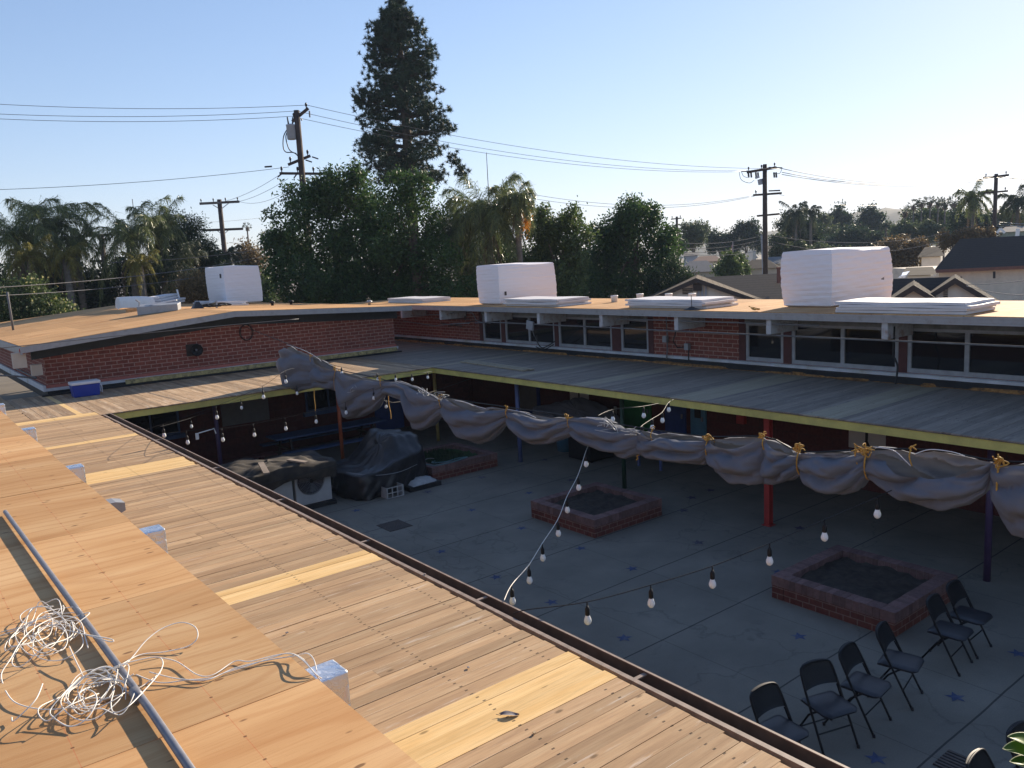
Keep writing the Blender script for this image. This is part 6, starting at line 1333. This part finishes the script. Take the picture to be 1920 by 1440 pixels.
pline((320, 418), 78, (520, 404), 90, .2, 'faint distant wire crossing the double arm pole', .016); pline((430, 455), 80, (520, 448), 85, .2, 'low faint wire right of the double arm pole', .02)
pline((985, 362), 55, (1416, 366), D2, .8, 'faint pair of wires right of the slim palm, upper one', .016); pline((985, 370), 55, (1414, 368), D2, .8, 'faint pair of wires right of the slim palm, lower one', .016); pline((1462, 365), D2, (1650, 384), 110, .4, 'faint wire from the second crossarm of the tall pole', .018)
pline((-40, 541), 30, (520, 475), 46, .25, 'thick service cable above the gable roof, upper one', .018, 'conduit'); pline((-40, 556), 31, (520, 490), 46, .3, 'dark service cable above the gable roof, lower one', .016)
pline((210, 492), 44, (560, 455), 47, .2, 'dark cable before the left palms', .02)
pline((-30, 656), 20.5, (560, 598), 22.7, -.02, 'thin dark wire running along the gable rake', .010)
for k, (y0, y1, lb) in enumerate(((456, 441, 'upper'), (466, 448, 'second'), (473, 455, 'third'), (476, 468, 'lowest'))):
    pline((1282, y0), 58, (1432, y1), D2, .25, f'{lb} service wire left of the tall pole', .02, 'conduit')
pline((1440, 441), D2, (1845, 417), 95, 1.2, 'upper pale service wire right of the tall pole', .024, 'conduit'); pline((1446, 453), D2, (1840, 425), 95, 1.6, 'lower pale service wire right of the tall pole', .024, 'conduit')
for k in range(3): pline((1870, 416+4*k), D3, (2000, 417+5*k), 105, .2, f'pale service wire right of the hazy pole, number {"one two three".split()[k]} from the top', .026, 'xfmr')
pline((1812, 533), 30, (1960, 520), 24, .05, 'dark wire against the beige wall at the right, rising', .012); pline((1812, 536), 30, (1960, 553), 24, .1, 'dark wire against the beige wall at the right, falling', .012)

# ================================================================== houses
def house(label, ridge0, ridge1, D0, D1_, half, pitch, wallm, roofm, over=.45, ridge_z=None, name='house', wins=(), vent=False, drop=None, into=None):
    """gable house; ridge from pixel ridge0 (distance D0) to ridge1 (distance D1_)"""
    A, B = np.array(atd(*ridge0, D0)), np.array(atd(*ridge1, D1_)); zr_ = A[2] if ridge_z is None else ridge_z; A[2] = B[2] = zr_
    d = B-A; Lg = np.linalg.norm(d); d /= Lg; n = np.array([-d[1], d[0], 0.]); ez = zr_-half*pitch
    t = into or thing(name, label, 'house', ((A[0]+B[0])/2, (A[1]+B[1])/2, -.1)); wh = half-over; wz = ez+over*pitch-.06
    a1, b1 = A+d*over, B-d*over
    P = [a1+n*wh, a1-n*wh]; 
    def wall(b):
        pts = [(*(a1+n*wh)[:2], -.1), (*(a1-n*wh)[:2], -.1), (*(a1-n*wh)[:2], wz), (*a1[:2], zr_-.10), (*(a1+n*wh)[:2], wz)]
        b.prism(pts, tuple(b1-a1))
    part(t, 'wall', M[wallm], wall)
    def roof(b):
        for s in (1, -1):
            q = [A, B, B+n*s*half, A+n*s*half]; z = [zr_, zr_, ez, ez]; lo = [(p[0], p[1], zz_-.09) for p, zz_ in zip(q, z)]; hi = [(p[0], p[1], zz_) for p, zz_ in zip(q, z)]
            b.add(lo+hi, [(0, 1, 2, 3), (7, 6, 5, 4), (0, 4, 5, 1), (1, 5, 6, 2), (2, 6, 7, 3), (3, 7, 4, 0)])
    part(t, 'roof', M[roofm], roof)
    for e, sg in ((A, -1), (B, 1)):
        for s in (1, -1):
                p, q = e+d*sg*.02, e+n*s*half+d*sg*.02; part(t, 'bargeboard', M['trim'], lambda b: b.prism([(p[0], p[1], zr_+.01), (q[0], q[1], ez+.01), (q[0], q[1], ez-.20), (p[0], p[1], zr_-.22)], tuple(d*sg*.04)))
    return t, A, B, d, n, zr_, ez
H = house('beige gable house with long brown shingle roof behind the buckets', (1300, 520.5), (1530, 501), 47, 48.5, 6.4, .34, 'stucco', 'shingle', .5)
t_, A, B, d, n, zr_, ez = H
G_ = house('', (1305, 521.5), (1307, 519.5), 41, 47, 4.6, .40, 'stucco2', 'shingle', .35, into=t_)
_, gA, gB, gd, gn, gz, ge = G_
gs_ = gn if gn@np.array([MC[0][0], MC[0][1], 0]) > 0 else -gn; ang = math.atan2(gd[1], gd[0])
part(t_, 'gable_vent', M['trim'], lambda b: [b.obox(tuple(gA+gd*.33-gs_*.42+np.array([0, 0, -.52-.075*i])), .05, .50, .05, ang) for i in range(4)])
part(t_, 'wall_pipe', M['xfmr'], lambda b: [b.tube([tuple(gA+gd*.28+gs_*o_+np.array([0, 0, -.35])), tuple(gA+gd*.28+gs_*o_+np.array([0, 0, -3.5]))], .05, 6) for o_ in (.10, .28, .46)])
part(t_, 'meter_box', M['trim'], lambda b: b.obox(tuple(gA+gd*.26+gs_*.06+np.array([0, 0, -.45])), .2, .42, .36, ang))
C_ = np.array(atd(1461, 513, 46.)); part(t_, 'vent_stack', M['brickstack'], lambda b: b.lathe((C_[0], C_[1], C_[2]-.5), [(.13, 0), (.13, .75), (.16, .77), (.16, .85)], 10))
H = house('small cream house with charcoal roof right of the largest foam block', (1672, 523), (1800, 520.5), 38, 38, 2.6, .6, 'stucco2', 'shingle_dark', .3)
t_ = H[0]
_, gA, gB, gd, gn, gz, ge = house('', (1791, 521), (1791, 520.5), 34.6, 38, 1.75, .70, 'stucco2', 'shingle_dark', .22, into=t_)
gs_ = gn if gn@np.array([MC[0][0], MC[0][1], 0]) > 0 else -gn; ang = math.atan2(gd[1], gd[0])
part(t_, 'gable_louvre', M['trim'], lambda b: [b.obox(tuple(gA+gd*.2-gs_*.30+np.array([0, 0, -.42-.07*i])), .05, .15, .04, ang) for i in range(6)])
house('', (1713, 534.5), (1713, 533.5), 33.6, 37.4, 1.45, .68, 'stucco2', 'shingle_dark', .2, into=t_)
# big building with charcoal hip roof
bt_ = thing('large_building', 'long stained beige building with tall charcoal roof at the right edge', 'building', tuple(atd(1850, 507, 58)*np.array([1, 1, 0])))
e0, e1 = np.array(atd(1752, 506, 58)), np.array(atd(2060, 500, 62)); e1[2] = e0[2]; dd = unit(e1-e0); nn_ = np.array([-dd[1], dd[0], 0.]); nn_ = nn_ if nn_@(e0*np.array([1, 1, 0])) > 0 else -nn_
part(bt_, 'wall', M['stuccodirty'], lambda b: b.prism([(*(e0+dd*.5+nn_*.6)[:2], -.1), (*(e1+nn_*.6)[:2], -.1), (*(e1+nn_*.6)[:2], e0[2]-.05), (*(e0+dd*.5+nn_*.6)[:2], e0[2]-.05)], tuple(nn_*9)))
r0_, r1_ = atd(1800, 448, 62.5), atd(2060, 428, 67)
part(bt_, 'roof', M['shingle_dark'], lambda b: b.add([tuple(e0), tuple(e1), (r1_[0], r1_[1], r0_[2]), tuple(r0_), tuple(e0+dd*5+nn_*10)], [(0, 1, 2, 3), (0, 3, 4)]))
part(bt_, 'eave_board', M['brickstack'], lambda b: b.bar(e0-nn_*.03-np.array([0, 0, .1]), e1-nn_*.03-np.array([0, 0, .1]), .06, .2))
part(bt_, 'downpipe', M['trim'], lambda b: [b.bar(tuple(np.array(atd(x, 509, 58.3))+nn_*.2), tuple(np.array(atd(x, 522 if x > 1860 else 560, 58.3))+nn_*.2), .12, .08) for x in (1867,)])
part(bt_, 'end_trim', M['white'], lambda b: b.bar(atd(1749, 506, 57.9), atd(1750, 517, 57.9), .25, .1))
def slab_house(label, px0, px1, pyr, pye, D, wallm, roofm, name='house', depth=8., inset=.25):
    a, c_ = np.array(atd(px0, pye, D)), np.array(atd(px1, pye, D)); c_[2] = a[2]; r_ = atd((px0+px1)/2, pyr, D+depth*.5); zt = r_[2]; u = unit(c_-a); v = np.array([-u[1], u[0], 0.]); v = v if v@a > 0 else -v; Lg = np.linalg.norm(c_-a)
    t = thing(name, label, 'house', tuple((a+c_)/2*np.array([1, 1, 0])))
    part(t, 'wall', M[wallm], lambda b: b.prism([(*(a+u*.3+v*.3)[:2], -.1), (*(c_-u*.3+v*.3)[:2], -.1), (*(c_-u*.3+v*.3)[:2], a[2]-.03), (*(a+u*.3+v*.3)[:2], a[2]-.03)], tuple(v*(depth-.6))))
    m0, m1 = a+u*Lg*inset+v*depth/2, c_-u*Lg*inset+v*depth/2; m0[2] = m1[2] = zt
    part(t, 'roof', M[roofm], lambda b: b.add([tuple(a), tuple(c_), tuple(c_+v*depth), tuple(a+v*depth), tuple(m0), tuple(m1)], [(0, 1, 5, 4), (1, 2, 5), (2, 3, 4, 5), (3, 0, 4)]))
    return t, a, c_, u, v
slab_house('low house with pale grey hip roof behind the clipped round bush', 1268, 1352, 489, 512, 78, 'stucco', 'shingle_grey', inset=.3)
slab_house('low house with reddish roof left of the flag', 1295, 1358, 480, 492, 95, 'stucco', 'shingle_red', inset=.25)
slab_house('house with blue grey hip roof left of the tall pole', 1388, 1462, 486, 505, 80, 'stucco', 'shingle_dark', inset=.3)
slab_house('house with pale grey roof right of the tall pole', 1424, 1500, 481, 496, 98, 'stucco', 'shingle_grey', inset=.2)
t_, *_ = slab_house('house with chimney behind the blue grey roof', 1378, 1422, 474, 486, 110, 'stucco', 'shingle_grey', inset=.2)
ch = atd(1410, 471, 108); part(t_, 'chimney', M['stucco2'], lambda b: b.box(ch[0]-.35, ch[1]-.35, ch[2]-2.2, ch[0]+.35, ch[1]+.35, ch[2]+.1))
slab_house('tiny tan house behind the tall pole', 1437, 1456, 460, 470, 125, 'stucco', 'shingle', inset=.2)
slab_house('flat grey roofed house at the far left of the right rooftops', 1278, 1312, 473, 480, 118, 'xfmr', 'shingle_grey', inset=.1)
slab_house('white walled house with hazy roof left of the charcoal roof', 1720, 1772, 463, 482, 72, 'stucco2', 'shingle_dark', inset=.25)
slab_house('low building with dark roof and cream wall below the white house', 1690, 1757, 501, 517, 50, 'stucco2', 'shingle_dark', inset=.1)
t_, a, c_, u, v = slab_house('sage green house with white gable trim at the upper right', 1868, 1950, 424, 436, 90, 'green_siding', 'shingle_grey', inset=.2)
gp = [np.array(atd(*q, 88.5)) for q in ((1869, 437), (1876, 428), (1884, 437))]
part(t_, 'gable_trim', M['white'], lambda b: (b.bar(gp[0], gp[1], .14, .2), b.bar(gp[1], gp[2], .14, .2)))
part(t_, 'window', M['white'], lambda b: b.bar(atd(1904, 436, 88.5), atd(1912, 436, 88.5), .1, .7))
slab_house('dim brown roof seen under the huge dark tree at left', 494, 546, 541, 566, 60, 'stucco', 'shingle', inset=.2)
slab_house('second dim roof beside the golden tree', 478, 512, 537, 556, 72, 'stucco', 'shingle_grey', inset=.2)
sc_ = atd(1690, 515, 47)
solo('skylight_vent', M['foil'], lambda b: b.hexa([tuple(atd(1683, 521, 46)), tuple(atd(1697, 521, 46)), tuple(atd(1703, 516, 47.5)), tuple(atd(1690, 516, 47.5)), tuple(atd(1690, 517, 46)), tuple(atd(1700, 515, 46)), tuple(atd(1706, 508, 47.5)), tuple(atd(1692, 511, 47.5))]), 'shiny bent metal vent beside the largest foam block', 'vent')
fp = atd(1374, 457, 105); fl_ = thing('flag', 'small red and white striped flag on a pole before the skyline trees', 'flag', (fp[0], fp[1], -.1))
part(fl_, 'flagpole', M['zinc'], lambda b: b.tube([(fp[0], fp[1], -.1), (fp[0], fp[1], fp[2]+.25)], .05, 6))
def stripes(b):
    rt = np.array([MC[0][0], MC[0][1], 0])
    for k in range(7):
        z0_ = fp[2]-.0-.12*k
        P = [fp+rt*(.06-.35*x_)+np.array([0, .12*math.sin(x_*6), -.12*k-.55*x_]) for x_ in np.linspace(0, 1.1, 6)]
        for i in range(5): b.add([P[i], P[i+1], P[i+1]-np.array([0, 0, .12]), P[i]-np.array([0, 0, .12])], [(0, 1, 2, 3)], k % 2)
part(fl_, 'cloth', [M['redflag'], M['whiteflag']], stripes)
# hills
def hill(pxs, D, name, mat):
    rows = []
    for k in range(9):
        f = k/8; r = []
        for (px, py) in pxs:
            top = atd(px, py, D); h = top[2]; q = atd(px, py, D-160*(1-f)); r.append((q[0], q[1], -2+(h+2)*math.sin(f*math.pi/2)+ (h*.05*math.sin(px*.13+k*1.7) if 0 < k < 8 else 0)))
        rows.append(r)
    for k in range(1, 4): rows.append([(atd(px, py, D+50*k)[0], atd(px, py, D+50*k)[1], max(-2, atd(px, py, D)[2]*(1-k/3.)-2)) for px, py in pxs])
    b = MB(); b.grid(rows); o = b.build(name, mat, smooth=True); return tag(o, kind='structure')
hillm = pm('dry_hillside', (.13, .12, .075), .95, .35, .02, dirt=(.05, .06, .035), dscale=.03)
xs = list(range(1280, 2300, 20))
hill([(x, np.interp(x, [1280, 1330, 1460, 1560, 1600, 1640, 1680, 1720, 1760, 1800, 1860, 1920, 2000, 2300], [447, 445, 432, 412, 399, 393, 392, 394, 398, 396, 392, 400, 405, 395])) for x in xs], 800, 'hills', hillm)
# ================================================================== air
hz = MB(); hz.box(-500, -150, -1.1, 1100, 1000, 42.)
ho = hz.build('haze', pm('haze_air', (1, 1, 1)), loc=(0, 0, 0)); tag(ho, kind='stuff')
hm_ = bpy.data.materials.new('haze_air_volume'); hm_.use_nodes = True; ht = hm_.node_tree; ht.nodes.clear(); o_ = ht.nodes.new('ShaderNodeOutputMaterial'); pv = ht.nodes.new('ShaderNodeVolumePrincipled')
pv.inputs['Color'].default_value = (.62, .76, 1.0, 1); pv.inputs['Density'].default_value = .0003; pv.inputs['Anisotropy'].default_value = .0
ht.links.new(pv.outputs[0], o_.inputs['Volume']); ho.data.materials.clear(); ho.data.materials.append(hm_)
ho.visible_shadow = True
